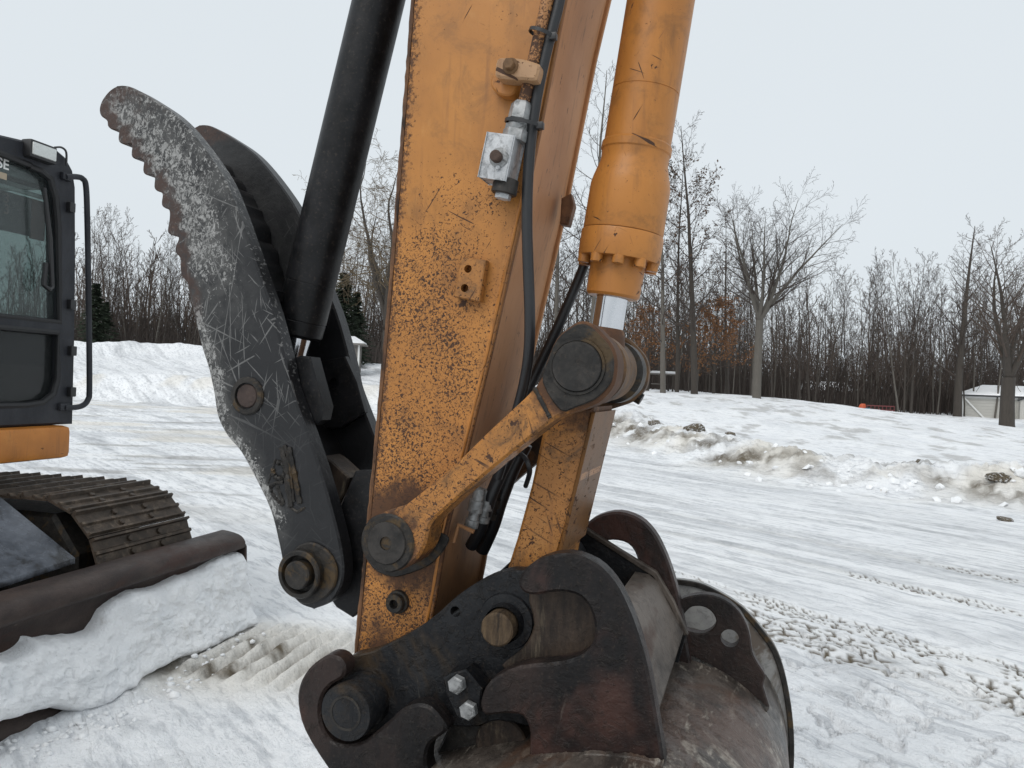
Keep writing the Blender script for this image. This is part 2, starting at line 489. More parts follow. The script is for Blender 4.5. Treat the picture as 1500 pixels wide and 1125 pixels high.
def prism(bm, pts, y0, y1, holes=(), ch=0.003):
    """plate: outline in the local x-z plane, thickness along y"""
    pts = [Vector((p[0], p[1])) for p in pts]
    ins = inset(pts, ch) if ch > 0 else pts
    levels = [(ins, y0), (pts, y0 + ch), (pts, y1 - ch), (ins, y1)] if ch > 0 else [(pts, y0), (pts, y1)]
    rings = [[bm.verts.new((p.x, y, p.y)) for p in L] for L, y in levels]
    for r0, r1 in zip(rings, rings[1:]):
        for i in range(len(pts)):
            j = (i + 1) % len(pts)
            bm.faces.new((r0[i], r0[j], r1[j], r1[i]))
    hr = []
    for h in holes:
        a = [bm.verts.new((p[0], y0, p[1])) for p in h]
        b = [bm.verts.new((p[0], y1, p[1])) for p in h]
        for i in range(len(h)):
            j = (i + 1) % len(h)
            bm.faces.new((a[i], b[i], b[j], a[j]))
        hr.append((a, b))
    for side, y in ((0, y0), (-1, y1)):
        loops = [[Vector((v.co.x, v.co.z, 0)) for v in rings[side]]]
        vs_ = list(rings[side])
        for a, b in hr:
            L = a if side == 0 else b
            loops.append([Vector((v.co.x, v.co.z, 0)) for v in L])
            vs_ += L
        for t in tessellate_polygon(loops):
            try:
                bm.faces.new([vs_[i] for i in t])
            except ValueError:
                pass
def frame_of(ax):
    ax = ax.normalized()
    h = Vector((0, 0, 1)) if abs(ax.z) < 0.9 else Vector((1, 0, 0))
    u = ax.cross(h).normalized()
    return ax, u, ax.cross(u).normalized()
def lathe(bm, p0, ax, prof, seg=32, caps=True, rot=0.0):
    """prof: (distance along axis, radius)"""
    ax, u, v = frame_of(Vector(ax))
    p0 = Vector(p0)
    rings = []
    for t, r in prof:
        rings.append([bm.verts.new(p0 + ax * t + (u * math.cos(rot + 2 * math.pi * k / seg) + v * math.sin(rot + 2 * math.pi * k / seg)) * r) for k in range(seg)])
    for a, b in zip(rings, rings[1:]):
        for k in range(seg):
            j = (k + 1) % seg
            bm.faces.new((a[k], a[j], b[j], b[k]))
    if caps:
        bm.faces.new(rings[0])
        bm.faces.new(rings[-1])
def cyl(bm, p0, p1, r, seg=24, ch=0.0, rot=0.0):
    d = Vector(p1) - Vector(p0)
    L = d.length
    if ch > 0:
        lathe(bm, p0, d, [(0, r - ch), (ch, r), (L - ch, r), (L, r - ch)], seg, True, rot)
    else:
        lathe(bm, p0, d, [(0, r), (L, r)], seg, True, rot)
def tube(bm, pts, r, seg=10, caps=True):
    P = [Vector(p) for p in pts]
    rr = r if isinstance(r, (list, tuple)) else [r] * len(P)
    _, u, v = frame_of(P[1] - P[0])
    rings = []
    for i, p in enumerate(P):
        t = (P[min(i + 1, len(P) - 1)] - P[max(i - 1, 0)]).normalized()
        u = (u - t * u.dot(t)).normalized()
        v = t.cross(u)
        rings.append([bm.verts.new(p + (u * math.cos(2 * math.pi * k / seg) + v * math.sin(2 * math.pi * k / seg)) * rr[i]) for k in range(seg)])
    for a, b in zip(rings, rings[1:]):
        for k in range(seg):
            j = (k + 1) % seg
            bm.faces.new((a[k], a[j], b[j], b[k]))
    if caps:
        bm.faces.new(rings[0]); bm.faces.new(rings[-1])
def box(bm, lo, hi, ch=0.0, mtx=None):
    r = bmesh.ops.create_cube(bm, size=1)
    vs_ = r['verts']
    lo, hi = Vector(lo), Vector(hi)
    for v in vs_:
        v.co = Vector(((lo.x + hi.x) / 2 + v.co.x * (hi.x - lo.x), (lo.y + hi.y) / 2 + v.co.y * (hi.y - lo.y), (lo.z + hi.z) / 2 + v.co.z * (hi.z - lo.z)))
        if mtx is not None:
            v.co = mtx @ v.co
    if ch > 0:
        es = list({e for v in vs_ for e in v.link_edges})
        bmesh.ops.bevel(bm, geom=es, offset=ch, segments=2, affect='EDGES', profile=0.6)
def resample(pts, n):
    P = [Vector(p) for p in pts]
    L = [0.0]
    for a, b in zip(P, P[1:]):
        L.append(L[-1] + (b - a).length)
    out, j = [], 0
    for i in range(n):
        t = L[-1] * i / (n - 1)
        while j < len(P) - 2 and L[j + 1] < t:
            j += 1
        f = (t - L[j]) / max(1e-9, L[j + 1] - L[j])
        out.append(P[j].lerp(P[j + 1], max(0.0, min(1.0, f))))
    return out
def strip_plate(name, left, right, y0, y1, mat, parent, cols=8, ch=0.003, label=None):
    """plate between two edge curves (same count) with u across and v along for the wear masks"""
    bm = bmesh.new()
    uvl = bm.loops.layers.uv.new('UVMap')
    n = len(left)
    uvs = {}
    def grid(y, c):
        rows = []
        for i in range(n):
            row = []
            l, r = Vector(left[i]), Vector(right[i])
            d = (r - l)
            dl = d.length
            k = min(ch / dl, 0.3) if dl > 1e-6 else 0
            for j in range(cols + 1):
                t = j / cols
                t = k + t * (1 - 2 * k) if c else t
                p = l + d * t
                v = bm.verts.new((p[0], y, p[1]))
                uvs[v] = (j / cols, i / (n - 1))
                row.append(v)
            rows.append(row)
        return rows
    f, b = grid(y0, True), grid(y1, True)
    for gq in (f, b):
        for i in range(n - 1):
            for j in range(cols):
                bm.faces.new((gq[i][j], gq[i][j + 1], gq[i + 1][j + 1], gq[i + 1][j]))
    for side, src in ((0, left), (cols, right)):
        m0, m1 = [], []
        for i in range(n):
            for yy, mm in ((y0 + ch, m0), (y1 - ch, m1)):
                v = bm.verts.new((src[i][0], yy, src[i][1]))
                uvs[v] = (0.0 if side == 0 else 1.0, i / (n - 1))
                mm.append(v)
        cols_ = [[f[i][side] for i in range(n)], m0, m1, [b[i][side] for i in range(n)]]
        for a, c in zip(cols_, cols_[1:]):
            for i in range(n - 1):
                bm.faces.new((a[i], a[i + 1], c[i + 1], c[i]))
    for i in (0, n - 1):
        for j in range(cols):
            bm.faces.new((f[i][j], f[i][j + 1], b[i][j + 1], b[i][j]))
    for fc in bm.faces:
        for lp in fc.loops:
            lp[uvl].uv = uvs[lp.vert]
    return obj(name, bm, mat, parent, label)

# ------------------------------------------------------------------ ground, snow and banks
def hash2(ix, iy, seed):
    h = (ix.astype(np.int64) * 374761393 + iy.astype(np.int64) * 668265263 + seed * 974711) & 0xffffffff
    h = ((h ^ (h >> 13)) * 1274126177) & 0xffffffff
    return ((h ^ (h >> 16)) & 0xffff) / 65535.0
def vnoise(x, y, seed=0):
    ix, iy = np.floor(x), np.floor(y)
    fx, fy = x - ix, y - iy
    fx, fy = fx * fx * fx * (fx * (fx * 6 - 15) + 10), fy * fy * fy * (fy * (fy * 6 - 15) + 10)
    a, b = hash2(ix, iy, seed), hash2(ix + 1, iy, seed)
    c, d = hash2(ix, iy + 1, seed), hash2(ix + 1, iy + 1, seed)
    return (a + (b - a) * fx) * (1 - fy) + (c + (d - c) * fx) * fy
def fbm(x, y, octv=4, seed=0, gain=0.5):
    s, amp, tot = np.zeros_like(x), 1.0, 0.0
    for i in range(octv):
        s = s + amp * vnoise(x * 2 ** i + i * 17.3, y * 2 ** i - i * 9.1, seed + i)
        tot += amp
        amp *= gain
    return s / tot
def vor_edge(x, y, seed):
    ix, iy = np.floor(x), np.floor(y)
    f1 = np.full(x.shape, 9.0)
    f2 = np.full(x.shape, 9.0)
    for dx in (-1, 0, 1):
        for dy in (-1, 0, 1):
            cx, cy = ix + dx, iy + dy
            d = np.hypot(cx + .15 + .7 * hash2(cx, cy, seed) - x, cy + .15 + .7 * hash2(cx, cy, seed + 7) - y)
            f2 = np.minimum(f2, np.maximum(f1, d))
            f1 = np.minimum(f1, d)
    return f2 - f1
def sstep(v, a, b):
    t = np.clip((v - a) / (b - a), 0, 1)
    return t * t * (3 - 2 * t)
RIDGE = [on_ground(px, py) for px, py in ((880, 648), (930, 660), (990, 672), (1060, 688), (1130, 700), (1200, 711), (1270, 721), (1340, 727), (1420, 737), (1500, 748), (1640, 762))]
RIDGE = [Vector((RIDGE[0].x - 3.0, RIDGE[0].y + 6))] + [Vector((p.x, p.y)) for p in RIDGE] + [Vector((16, 5))]
def ridge_dist(x, y):
    best = np.full(x.shape, 1e9)
    sgn = np.ones(x.shape)
    along = np.zeros(x.shape)
    acc = 0.0
    for a, b in zip(RIDGE, RIDGE[1:]):
        d = b - a
        L = d.length
        t = np.clip(((x - a.x) * d.x + (y - a.y) * d.y) / (L * L), 0, 1)
        qx, qy = a.x + t * d.x, a.y + t * d.y
        dd = np.hypot(x - qx, y - qy)
        cr = d.x * (y - a.y) - d.y * (x - a.x)
        m = dd < best
        best = np.where(m, dd, best)
        sgn = np.where(m, np.where(cr > 0, 1.0, -1.0), sgn)
        along = np.where(m, acc + t * L, along)
        acc += L
    return best * sgn, along
TRK0, TRK1 = on_ground(1010, 852), on_ground(1500, 985)
TD = Vector((TRK1.x - TRK0.x, TRK1.y - TRK0.y)).normalized()
MD = Vector((math.sin(math.radians(15.03)), math.cos(math.radians(15.03))))   # lateral axis of the parked machine
CORD = on_ground(400, 960)
def ground_fields(x, y):
    x = np.asarray(x, dtype=float)
    y = np.asarray(y, dtype=float)
    r = np.hypot(x, y)
    # broad terrain
    right = sstep(y, 15, 37) * (1.28 - 0.85 * sstep(x, 10, 24)) + sstep(y, 37, 70) * 0.35
    leftb = sstep(y + 0.25 * x, 27.5, 30.2) * (1.15 + 0.25 * (fbm(x * .5, y * .5, 3, 5) - .5)) + sstep(y, 34, 45) * 0.95 + 0.12 * sstep(y, 15, 28)
    heap = 0.85 * np.exp(-((y - 45.0 - 1.2 * np.sin(x * .3)) / 1.7) ** 2) * (0.45 + 0.95 * fbm(x * .45, y * .45, 4, 11))
    heap = heap * sstep(-x, 8, 12)
    lw = sstep(-x, -0.5, 6.0)
    h = right * (1 - lw) + (leftb + heap) * lw
    # dirty upper crust on the left bank
    dirt = np.zeros_like(h); ice = np.zeros_like(h); tan = np.zeros_like(h)
    bk = np.exp(-((y + 0.25 * x - 29.6) / 0.9) ** 2) * lw
    tan = np.maximum(tan, bk * sstep(fbm(x * .7, y * .7, 4, 21), .46, .66) * 0.55)
    dirt = np.maximum(dirt, 0.5 * np.exp(-((y + 0.25 * x - 27.4) / 0.35) ** 2) * lw * sstep(fbm(x * 2.2, y * 2.2, 4, 23), .5, .62))
    h = h + bk * 0.25 * (fbm(x * 1.6, y * 1.6, 4, 31) - .5)
    # ploughed ridge at the right
    sd_, al = ridge_dist(x, y)
    front = sstep(sd_, -0.05, 0.75)
    hump = np.exp(-((sd_ - 1.0) / 0.9) ** 2)
    amp = 0.20 + 0.30 * fbm(al * .35, al * 0 + 3.1, 3, 41)
    ron = sstep(y, 3.5, 7)
    nearr = np.exp(-((sd_ - 0.9) / 1.1) ** 2) * ron
    lump = fbm(x * 1.9, y * 1.9, 5, 51, .6) - .5
    bill = np.abs(fbm(x * 3.4, y * 3.4, 4, 57, .6) - .5) * 2
    h = h + ron * (front * 0.13 + hump * amp) + nearr * (lump * 0.42 - bill * 0.16)
    face = np.exp(-((sd_ - 0.38) / 0.42) ** 2) * ron
    patch = sstep(fbm(al * .55, sd_ * .9, 4, 61), .34, .52)
    dirt = np.maximum(dirt, face * patch * sstep(fbm(x * 3, y * 3, 4, 63), .28, .50) * 1.0)
    dirt = np.maximum(dirt, 0.6 * nearr * sstep(fbm(al * .8, sd_ * 3.0, 5, 66, .6), .56, .68))
    tan = np.maximum(tan, nearr * sstep(fbm(x * .8, y * .8, 4, 67), .42, .66) * .8)
    # field behind the ridge: faint grass showing through
    fld = sstep(sd_, 1.5, 3.5) * ron * (1 - lw)
    dirt = np.maximum(dirt, 0.42 * fld * sstep(fbm(x * 1.6, y * 0.9, 5, 71, .62), .55, .72))
    h = h + fld * 0.10 * (fbm(x * .8, y * .8, 4, 73) - .5)
    # packed lane: streaks along the direction of travel
    road = (1 - sstep(sd_, -0.8, 0.2)) * ron
    uu = x * TD.x + y * TD.y
    vv = -x * TD.y + y * TD.x
    st = fbm(uu * .28, vv * 3.2, 5, 81, .6)
    st2 = fbm(uu * .9, vv * 8.0, 4, 83, .6)
    far = sstep(r, 4.2, 7.5)
    ice = np.maximum(ice, road * far * (sstep(st, .48, .72) * .55 + sstep(st2, .56, .72) * .42))
    for off in (-1.1, .5, 1.6, 3.4, 4.6):
        w = off + 0.25 * (fbm(uu * .2, uu * 0 + off, 3, 87) - .5)
        lin = np.exp(-((vv - (TRK0.x * -TD.y + TRK0.y * TD.x) - 2.2 - w) / 0.045) ** 2) * sstep(fbm(uu * .5, uu * 0 + off * 3, 3, 88), .38, .55)
        ice = np.maximum(ice, road * lin * .7)
        h = h - road * lin * 0.02
    # chevron tyre tracks
    vt = vv - (TRK0.x * -TD.y + TRK0.y * TD.x)
    for off, wd, cu_, cv_, lo, hi, fade in ((0.0, .17, .085, .055, .0, .16, .46), (-0.46, .27, .13, .075, .0, .20, .50), (1.45, .10, .075, .05, .0, .14, .50), (2.6, .13, .10, .06, .0, .14, .56)):
        q = vt - off - 0.05 * np.sin(uu * .9)
        m = (np.abs(q) < wd) & (x > .5) & (r > 2.0) & (r < 14)
        if not m.any():
            continue
        qm, um_ = q[m], uu[m]
        wx = .5 * (vnoise(um_ * 9, qm * 9, 91) - .5)
        e = vor_edge((um_ + np.abs(qm) * .9) / cu_ + wx, qm / cv_ + wx, int(91 + off * 10))
        band = 1 - sstep(np.abs(qm), wd * .7, wd)
        tr = band * (1 - sstep(e, lo + .02, hi + .03)) * sstep(fbm(um_ * 1.7, qm * 3.0, 4, 93), fade - .06, fade + .08)
        h[m] -= 0.012 * tr + 0.008 * band
        dirt[m] = np.maximum(dirt[m], np.minimum(1, tr * 1.5))
        tan[m] = np.maximum(tan[m], band * .12)
    # corduroy left by crawler tracks in front of the blade
    fx_, fy_ = MD.y, -MD.x
    fc = (x - CORD.x) * fx_ + (y - CORD.y) * fy_
    lc = (x - CORD.x) * MD.x + (y - CORD.y) * MD.y
    cz = (1 - sstep(np.abs(fc - 0.15), .42, .62)) * (1 - sstep(np.abs(lc - 0.05), .30, .50))
    wv = np.cos((fc + 0.03 * (fbm(x * 4, y * 4, 3, 95) - .5)) * 2 * math.pi / 0.105)
    h = h + cz * 0.026 * wv * (.6 + .8 * fbm(x * 3, y * 3, 3, 96))
    ice = np.maximum(ice, cz * sstep(-wv, .2, .95) * .28)
    dirt = np.maximum(dirt, cz * sstep(-wv, .1, .95) * sstep(fbm(x * 2.2, y * 2.2, 4, 98), .38, .62) * .6)
    cd = sstep(fbm(x * 2.6 + 4, y * 2.6, 5, 97, .6), .50, .66)
    dirt = np.maximum(dirt, (1 - sstep(np.hypot((x - CORD.x) / 1.0, (y - CORD.y + .08) / .42), .35, 1.0)) * cd * 1.0)
    tan = np.maximum(tan, (1 - sstep(np.hypot((x - CORD.x) / 1.2, (y - CORD.y) / .6), .5, 1.2)) * .65)
    # near snow: chunky scuffed crust
    nr = (1 - sstep(r, 4.5, 8.5))
    chunk = fbm(x * 3.2, y * 3.2, 5, 101, .58)
    h = h + nr * 0.075 * (chunk - .5) * (1 - .6 * cz)
    rid = np.abs(fbm(x * 4.5 + 9, y * 4.5, 4, 103) - .5)
    h = h - nr * 0.035 * (1 - sstep(rid, 0.0, .05)) * (x > .8) * (vt < -.45)
    ice = np.maximum(ice, nr * sstep(fbm(x * 2.2, y * 2.2, 5, 105, .6), .56, .74) * .45)
    # middle ground
    h = h + 0.03 * (fbm(x * .9, y * .9, 4, 107) - .5) + 0.012 * (fbm(x * 5, y * 5, 3, 109) - .5)
    left_lane = lw * sstep(y, 6, 10) * (1 - sstep(y + .25 * x, 26, 27.5))
    ice = np.maximum(ice, left_lane * (sstep(fbm(x * .35, y * 1.1, 5, 111, .6), .50, .70) * .55))
    tan = np.maximum(tan, left_lane * sstep(fbm(x * .3 + 7, y * .6, 4, 113), .52, .7) * .6)
    dirt = np.maximum(dirt, left_lane * .45 * sstep(fbm(x * .5 + 3, y * 1.8, 5, 117, .6), .60, .72))
    ice = np.maximum(ice, .18 * sstep(fbm(x * .6, y * .6, 5, 115), .5, .7))
    return h, dirt, ice, tan
def gz(x, y):
    return float(ground_fields(np.array([x]), np.array([y]))[0][0])

th = np.concatenate([np.linspace(-39, 39, 740), np.linspace(39, 321, 72)[1:-1]])
th = np.radians(th)
rad = np.concatenate([np.exp(np.linspace(math.log(0.5), math.log(1.9), 16))[:-1], np.exp(np.linspace(math.log(1.9), math.log(55), 600))[:-1], np.exp(np.linspace(math.log(55), math.log(900), 40))])
TT, RR = np.meshgrid(th, rad)
GX, GY = RR * np.sin(TT), RR * np.cos(TT)
GH, GD, GI, GT = ground_fields(GX, GY)
fadeback = sstep(GY, -2, 1.0)
GD, GI, GT = GD * fadeback, GI * fadeback, GT * fadeback
nr_, nt_ = GX.shape
verts = np.stack([GX.ravel(), GY.ravel(), GH.ravel()], 1)
ii, jj = np.meshgrid(np.arange(nr_ - 1), np.arange(nt_), indexing='ij')
j2 = (jj + 1) % nt_
faces = np.stack([ii * nt_ + jj, ii * nt_ + j2, (ii + 1) * nt_ + j2, (ii + 1) * nt_ + jj], -1).reshape(-1, 4)
def quick_mesh(name, verts, faces, k):
    me = bpy.data.meshes.new(name)
    me.vertices.add(len(verts))
    me.vertices.foreach_set('co', np.ascontiguousarray(verts, dtype=np.float32).ravel())
    me.loops.add(len(faces) * k)
    me.loops.foreach_set('vertex_index', np.ascontiguousarray(faces, dtype=np.int32).ravel())
    me.polygons.add(len(faces))
    me.polygons.foreach_set('loop_start', np.arange(len(faces), dtype=np.int32) * k)
    me.update(calc_edges=True)
    me.polygons.foreach_set('use_smooth', np.ones(len(faces), dtype=bool))
    return me
faces = faces[:, ::-1]
gm = quick_mesh('snow_ground', verts, faces, 4)
ca = gm.color_attributes.new('dirt', 'FLOAT_COLOR', 'POINT')
cd_ = np.stack([GD.ravel(), GI.ravel(), GT.ravel(), np.ones(GD.size)], 1).astype(np.float32)
ca.data.foreach_set('color', cd_.ravel())
M['snow_ground'] = mat_snow_ground()
gm.materials.append(M['snow_ground'])
ground = bpy.data.objects.new('ground', gm)
COL.objects.link(ground)
tag(ground, 'packed and rutted snow covering the yard and field', 'ground', kind='structure')

# ------------------------------------------------------------------ the near excavator arm
PHI = math.atan2(365.3, 1125.0)
dV = Vector((math.sin(PHI), math.cos(PHI), 0))
eV = Vector((math.cos(PHI), -math.sin(PHI), 0))
O = at(690, 560, 1.45)
ARM = empty('excavator', (O.x, O.y, 0), -PHI)
tag(ARM, 'weathered orange excavator, its stick in the foreground with black thumb, linkage and dark coupler', 'excavator')
OD = (O - Vector((0, 0, EYE))).dot(dV)
def A3(px, py, lat):
    r = ray(px, py)
    t = (lat + OD) / r.dot(dV)
    P = Vector((0, 0, EYE)) + r * t
    return Vector(((P - O).dot(eV), lat, P.z))
def A(px, py, lat):
    p = A3(px, py, lat)
    return Vector((p.x, p.z))
def AL(pts, lat):
    return [A(x, y, lat) for x, y in pts]
def mpp(px, py, lat):
    return (lat + OD) / ray(px, py).dot(dV) / FPX
def circ(c, r, n=28, a0=0.0):
    return [Vector((c[0] + r * math.cos(a0 + 2 * math.pi * k / n), c[1] + r * math.sin(a0 + 2 * math.pi * k / n))) for k in range(n)]
def disc(bm, c, r, y0, y1, seg=36, ch=0.003):
    cyl(bm, (c[0], y0, c[1]), (c[0], y1, c[1]), r, seg, ch)
W = 0.28
_pa, _pb, _pc, _pd = A(847, 537, -.08), A(568, 795, -.08), A(556, 952, 0), A(640, 850, 0)
M['orange'] = mat_orange('scarred_orange_paint', speck=1.0, chips=0.45, edge=True, zgrad=True, grime=0.30, pins=((_pb.x, _pb.y, .085, .125), (_pc.x, _pc.y, .01, .06), (_pd.x, _pd.y, .01, .06)))
M['orange_link'] = mat_orange('chipped_orange_paint', base=(0.42, 0.18, 0.043), speck=0.74, chips=1.35, grime=0.8, pins=((_pa.x, _pa.y, .075, .125), (_pb.x, _pb.y, .050, .075)))
# -- stick
L_px = [(672, -900), (636, -450), (607, 0), (590, 225), (572, 450), (555, 630), (539, 800), (524, 950), (520, 1000)]
R_px = [(1040, -900), (934, -450), (829, 0), (777, 265), (718, 525), (686, 655), (655, 775), (637, 885), (620, 960)]
Lp = resample(AL(L_px, 0), 60)
Rp = resample(AL(R_px, 0), 60)
stick = None
bm = bmesh.new()
def cover(bm, curve, thick, y0, y1, out):
    # a long plate lying on an edge curve, seen edge-on; out: +1 to the right of the curve, -1 to the left
    n = len(curve)
    off = []
    for i in range(n):
        t = (curve[min(i + 1, n - 1)] - curve[max(i - 1, 0)]).normalized()
        off.append(curve[i] + Vector((t.y, -t.x)) * thick * out)
    prism(bm, list(curve) + off[::-1], y0, y1, ch=0.002)
def shift(curve, d):
    n = len(curve)
    o_ = []
    for i in range(n):
        t = (curve[min(i + 1, n - 1)] - curve[max(i - 1, 0)]).normalized()
        o_.append(curve[i] + Vector((t.y, -t.x)) * d)
    return o_
# curves run downwards: +right-hand normal (t.y,-t.x) points to -x (left)
cover(bm, shift(Rp, 0.007), 0.014, 0.012, W - 0.012, 1)
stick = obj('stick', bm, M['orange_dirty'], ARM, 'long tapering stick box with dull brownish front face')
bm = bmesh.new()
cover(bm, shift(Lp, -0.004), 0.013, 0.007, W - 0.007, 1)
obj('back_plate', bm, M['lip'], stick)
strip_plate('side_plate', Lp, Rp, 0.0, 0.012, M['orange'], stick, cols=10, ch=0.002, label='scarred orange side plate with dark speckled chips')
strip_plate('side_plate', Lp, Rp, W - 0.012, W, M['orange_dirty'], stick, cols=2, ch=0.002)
# weld bead along the right edge of the side plate
bm = bmesh.new()
rnd = random.Random(4)
wp = resample(shift(Rp, 0.0085), 150)
tube(bm, [Vector((p.x, -0.0005 + rnd.uniform(-.0008, .0008), p.y)) for p in wp], [0.0028 + rnd.uniform(-.0005, .0006) for _ in wp], 6)
obj('weld_bead', bm, M['orange_cyl'], stick)
bm = bmesh.new()
wp = resample(shift(Lp, 0.0055), 170)
tube(bm, [Vector((p.x, 0.005, p.y)) for p in wp], [0.0042 + rnd.uniform(-.0008, .001) for _ in wp], 6)
obj('weld_bead', bm, M['lip'], stick)
# two-hole mounting block
blk = AL([(676, 377), (712, 381), (702, 442), (665, 435)], -0.02)
bm = bmesh.new()
hs = [circ(A(686, 394, -.02), 6.0 * mpp(686, 394, -.02), 18), circ(A(681, 422, -.02), 6.0 * mpp(686, 394, -.02), 18)]
prism(bm, blk, -0.022, 0.0, holes=[list(h) for h in hs], ch=0.002)
mb = obj('mounting_block', bm, M['orange_link'], stick)
# threaded boss near the lower end
c = A(577, 885, -0.02)
bm = bmesh.new()
lathe(bm, (c.x, 0.004, c.y), (0, -1, 0), [(0, .024), (.012, .022), (.013, .0185), (.024, .018), (.026, .016), (.026, .009), (.012, .008), (.012, .0005)], 20, False)
obj('threaded_boss', bm, M['grease'], stick)
# dirty base pad around lower pivot
bm = bmesh.new()
prism(bm, catmull(AL([(536, 770), (560, 752), (600, 748), (622, 768), (645, 780), (656, 793), (634, 824), (606, 838), (572, 845), (540, 825)], -0.006), 4), -0.006, 0.003, ch=0.002)
obj('pivot_pad', bm, M['grease'], stick)
# slim lug on the far front edge of the stick
bm = bmesh.new()
prism(bm, AL([(822, 290), (836, 283), (840, 300), (832, 330), (820, 328)], 0.2), 0.2, 0.23, ch=.003)
obj('edge_lug', bm, M['lip'], stick)

# -- side links (rocker links) either side of the stick
LY0, LY1 = -0.082, -0.012
head = [(785, 566), (800, 530), (815, 496), (838, 476), (852, 470), (867, 474), (882, 488), (897, 506), (904, 528), (902, 554), (895, 571), (876, 590), (845, 602), (822, 609), (802, 622)]
bar_low = [(722, 686), (650, 748), (630, 770), (622, 800), (604, 826), (575, 838), (549, 826), (535, 797), (541, 767), (562, 750), (590, 741), (600, 735), (660, 686), (722, 626)]
outl = AL(head + bar_low, LY0)
outl = catmull(outl, 3)
pinA = A(847, 537, LY0)
pinB = A(568, 795, LY0)
k1 = mpp(847, 537, LY0)
k2 = mpp(568, 795, LY0)
def make_link(y0, y1, near):
    bm = bmesh.new()
    prism(bm, outl, y0, y1, ch=0.005)
    lk = obj('side_link', bm, M['orange_link'] if near else M['rust_boss'], ARM)
    # raised, greasy plates round the two pins
    hd = catmull(AL([(796, 560), (803, 530), (817, 498), (838, 480), (852, 475), (866, 479), (880, 492), (894, 509), (900, 528), (898, 553), (890, 568), (872, 585), (845, 596), (822, 601)], LY0), 3)
    yf = y0 - 0.006 if near else y1 + 0.006
    bm = bmesh.new()
    prism(bm, hd, min(yf, y0 if near else y1), max(yf, y0 if near else y1) + (0.0 if near else 0), ch=0.002)
    obj('boss_plate', bm, M['grease'], lk)
    s = -1 if near else 1
    bm = bmesh.new()
    r = 37 * k1
    lathe(bm, (pinA.x, yf - s * .01, pinA.y), (0, s, 0), [(0, r), (.016, r), (.0185, r * .965), (.0185, r * .2), (.0175, r * .12), (.0175, .0005)], 48, False)
    obj('pin_cap', bm, M['pinface'], lk)
    if near:
        bm = bmesh.new()
        lathe(bm, (pinA.x, yf - .0005, pinA.y), (0, -1, 0), [(0, r * 1.14), (.004, r * 1.12), (.004, r * 1.02), (.001, r * 1.01)], 48, False)
        obj('grease_ring', bm, M['grease'], lk)
        bm = bmesh.new()
        disc(bm, pinB, 43 * k2, y0 - .004, y0 + .004, 40)
        obj('boss_plate', bm, M['grease'], lk)
        bm = bmesh.new()
        r = 31 * k2
        lathe(bm, (pinB.x, y0, pinB.y), (0, -1, 0), [(0, r), (.006, r), (.008, r * .96), (.008, r * .32), (.001, r * .30), (.001, .0005)], 40, False)
        obj('pin_cap', bm, M['pinface'], lk, 'dark pin end with a centre hole')
        # welded seam across the bar below the head
        bm = bmesh.new()
        a, b = A(783, 568, y0), A(806, 612, y0)
        ws_ = resample([a, b], 24)
        tube(bm, [Vector((p.x, y0 - .0005, p.y)) for p in ws_], [0.004 + rnd.uniform(-.0008, .001) for _ in ws_], 6)
        obj('weld_bead', bm, M['grease'], lk)
    return lk
make_link(LY0, LY1, True)
make_link(W + 0.012, W + 0.045, False)
bm = bmesh.new()
cyl(bm, (pinA.x, LY0 + .01, pinA.y), (pinA.x, W + .05, pinA.y), 30 * k1, 32)
pin = obj('link_pin', bm, M['pinface'], ARM)
bm = bmesh.new()
c2 = A(934, 577, W + 0.05)
cyl(bm, (c2.x - .03, W + .03, c2.y + .01), (c2.x + .012, W + .03, c2.y - .012), 0.014, 6)
obj('bolt', bm, M['grease'], pin)

# -- bucket link (H-link)
bm = bmesh.new()
prism(bm, AL([(802, 600), (870, 596), (863, 640), (850, 700), (834, 760), (818, 812), (806, 880), (742, 880), (742, 836), (757, 789), (778, 712), (790, 655)], 0.035), 0.035, 0.225, ch=0.006)
hl = obj('bucket_link', bm, M['orange_link'], ARM, 'orange bucket link with deep dark scratches')
bm = bmesh.new()
cA = A(847, 537, LY0)
lathe(bm, (cA.x, .012, cA.y), (0, 1, 0), [(0, .062), (.004, .066), (.05, .066), (.055, .060)], 36)
obj('boss', bm, M['rust_boss'], hl)
bm = bmesh.new()
lathe(bm, (cA.x, .215, cA.y), (0, 1, 0), [(0, .060), (.004, .066), (.058, .066), (.062, .062)], 36)
obj('boss', bm, M['grease'], hl)
# flange strip down the front edge of the link
bm = bmesh.new()
prism(bm, AL([(866, 604), (872, 604), (822, 812), (816, 812)], 0.029), 0.029, 0.24, ch=0.002)
obj('edge_flange', bm, M['shaded_orange'], hl)

# -- bucket cylinder
CY = 0.14
base = A3(880, 541, CY)
topc = A3(968, 0, CY)
axis = (topc - base).normalized()
def along(px, py):
    return (A3(px, py, CY) - base).dot(axis)
kc = mpp(900, 420, CY)
s_rod0, s_g0, s_g1, s_f1, s_h1, s_t0, s_t1 = along(890, 480), along(899, 436), along(906, 385), along(912, 343), along(923, 270), along(928, 240), along(938, 180)
bm = bmesh.new()
rb = 48.5 * kc
lathe(bm, base, axis, [(s_h1 - .002, 57 * kc), (s_h1 + .006, 56 * kc), (s_t0 - .004, 49.5 * kc), (s_t0 + .006, 49 * kc), (s_t0 + .018, 49.3 * kc), (s_t0 + .021, 51 * kc), (s_t0 + .034, 51 * kc), (s_t0 + .038, rb), (s_t1 + .055, rb), (s_t1 + .0555, rb * .985), (s_t1 + .057, rb * .985), (s_t1 + .0575, rb), (1.75, rb)], 56)
bc = obj('bucket_cylinder', bm, M['orange_cyl'], ARM, 'orange bucket cylinder barrel with chipped paint')
bm = bmesh.new()
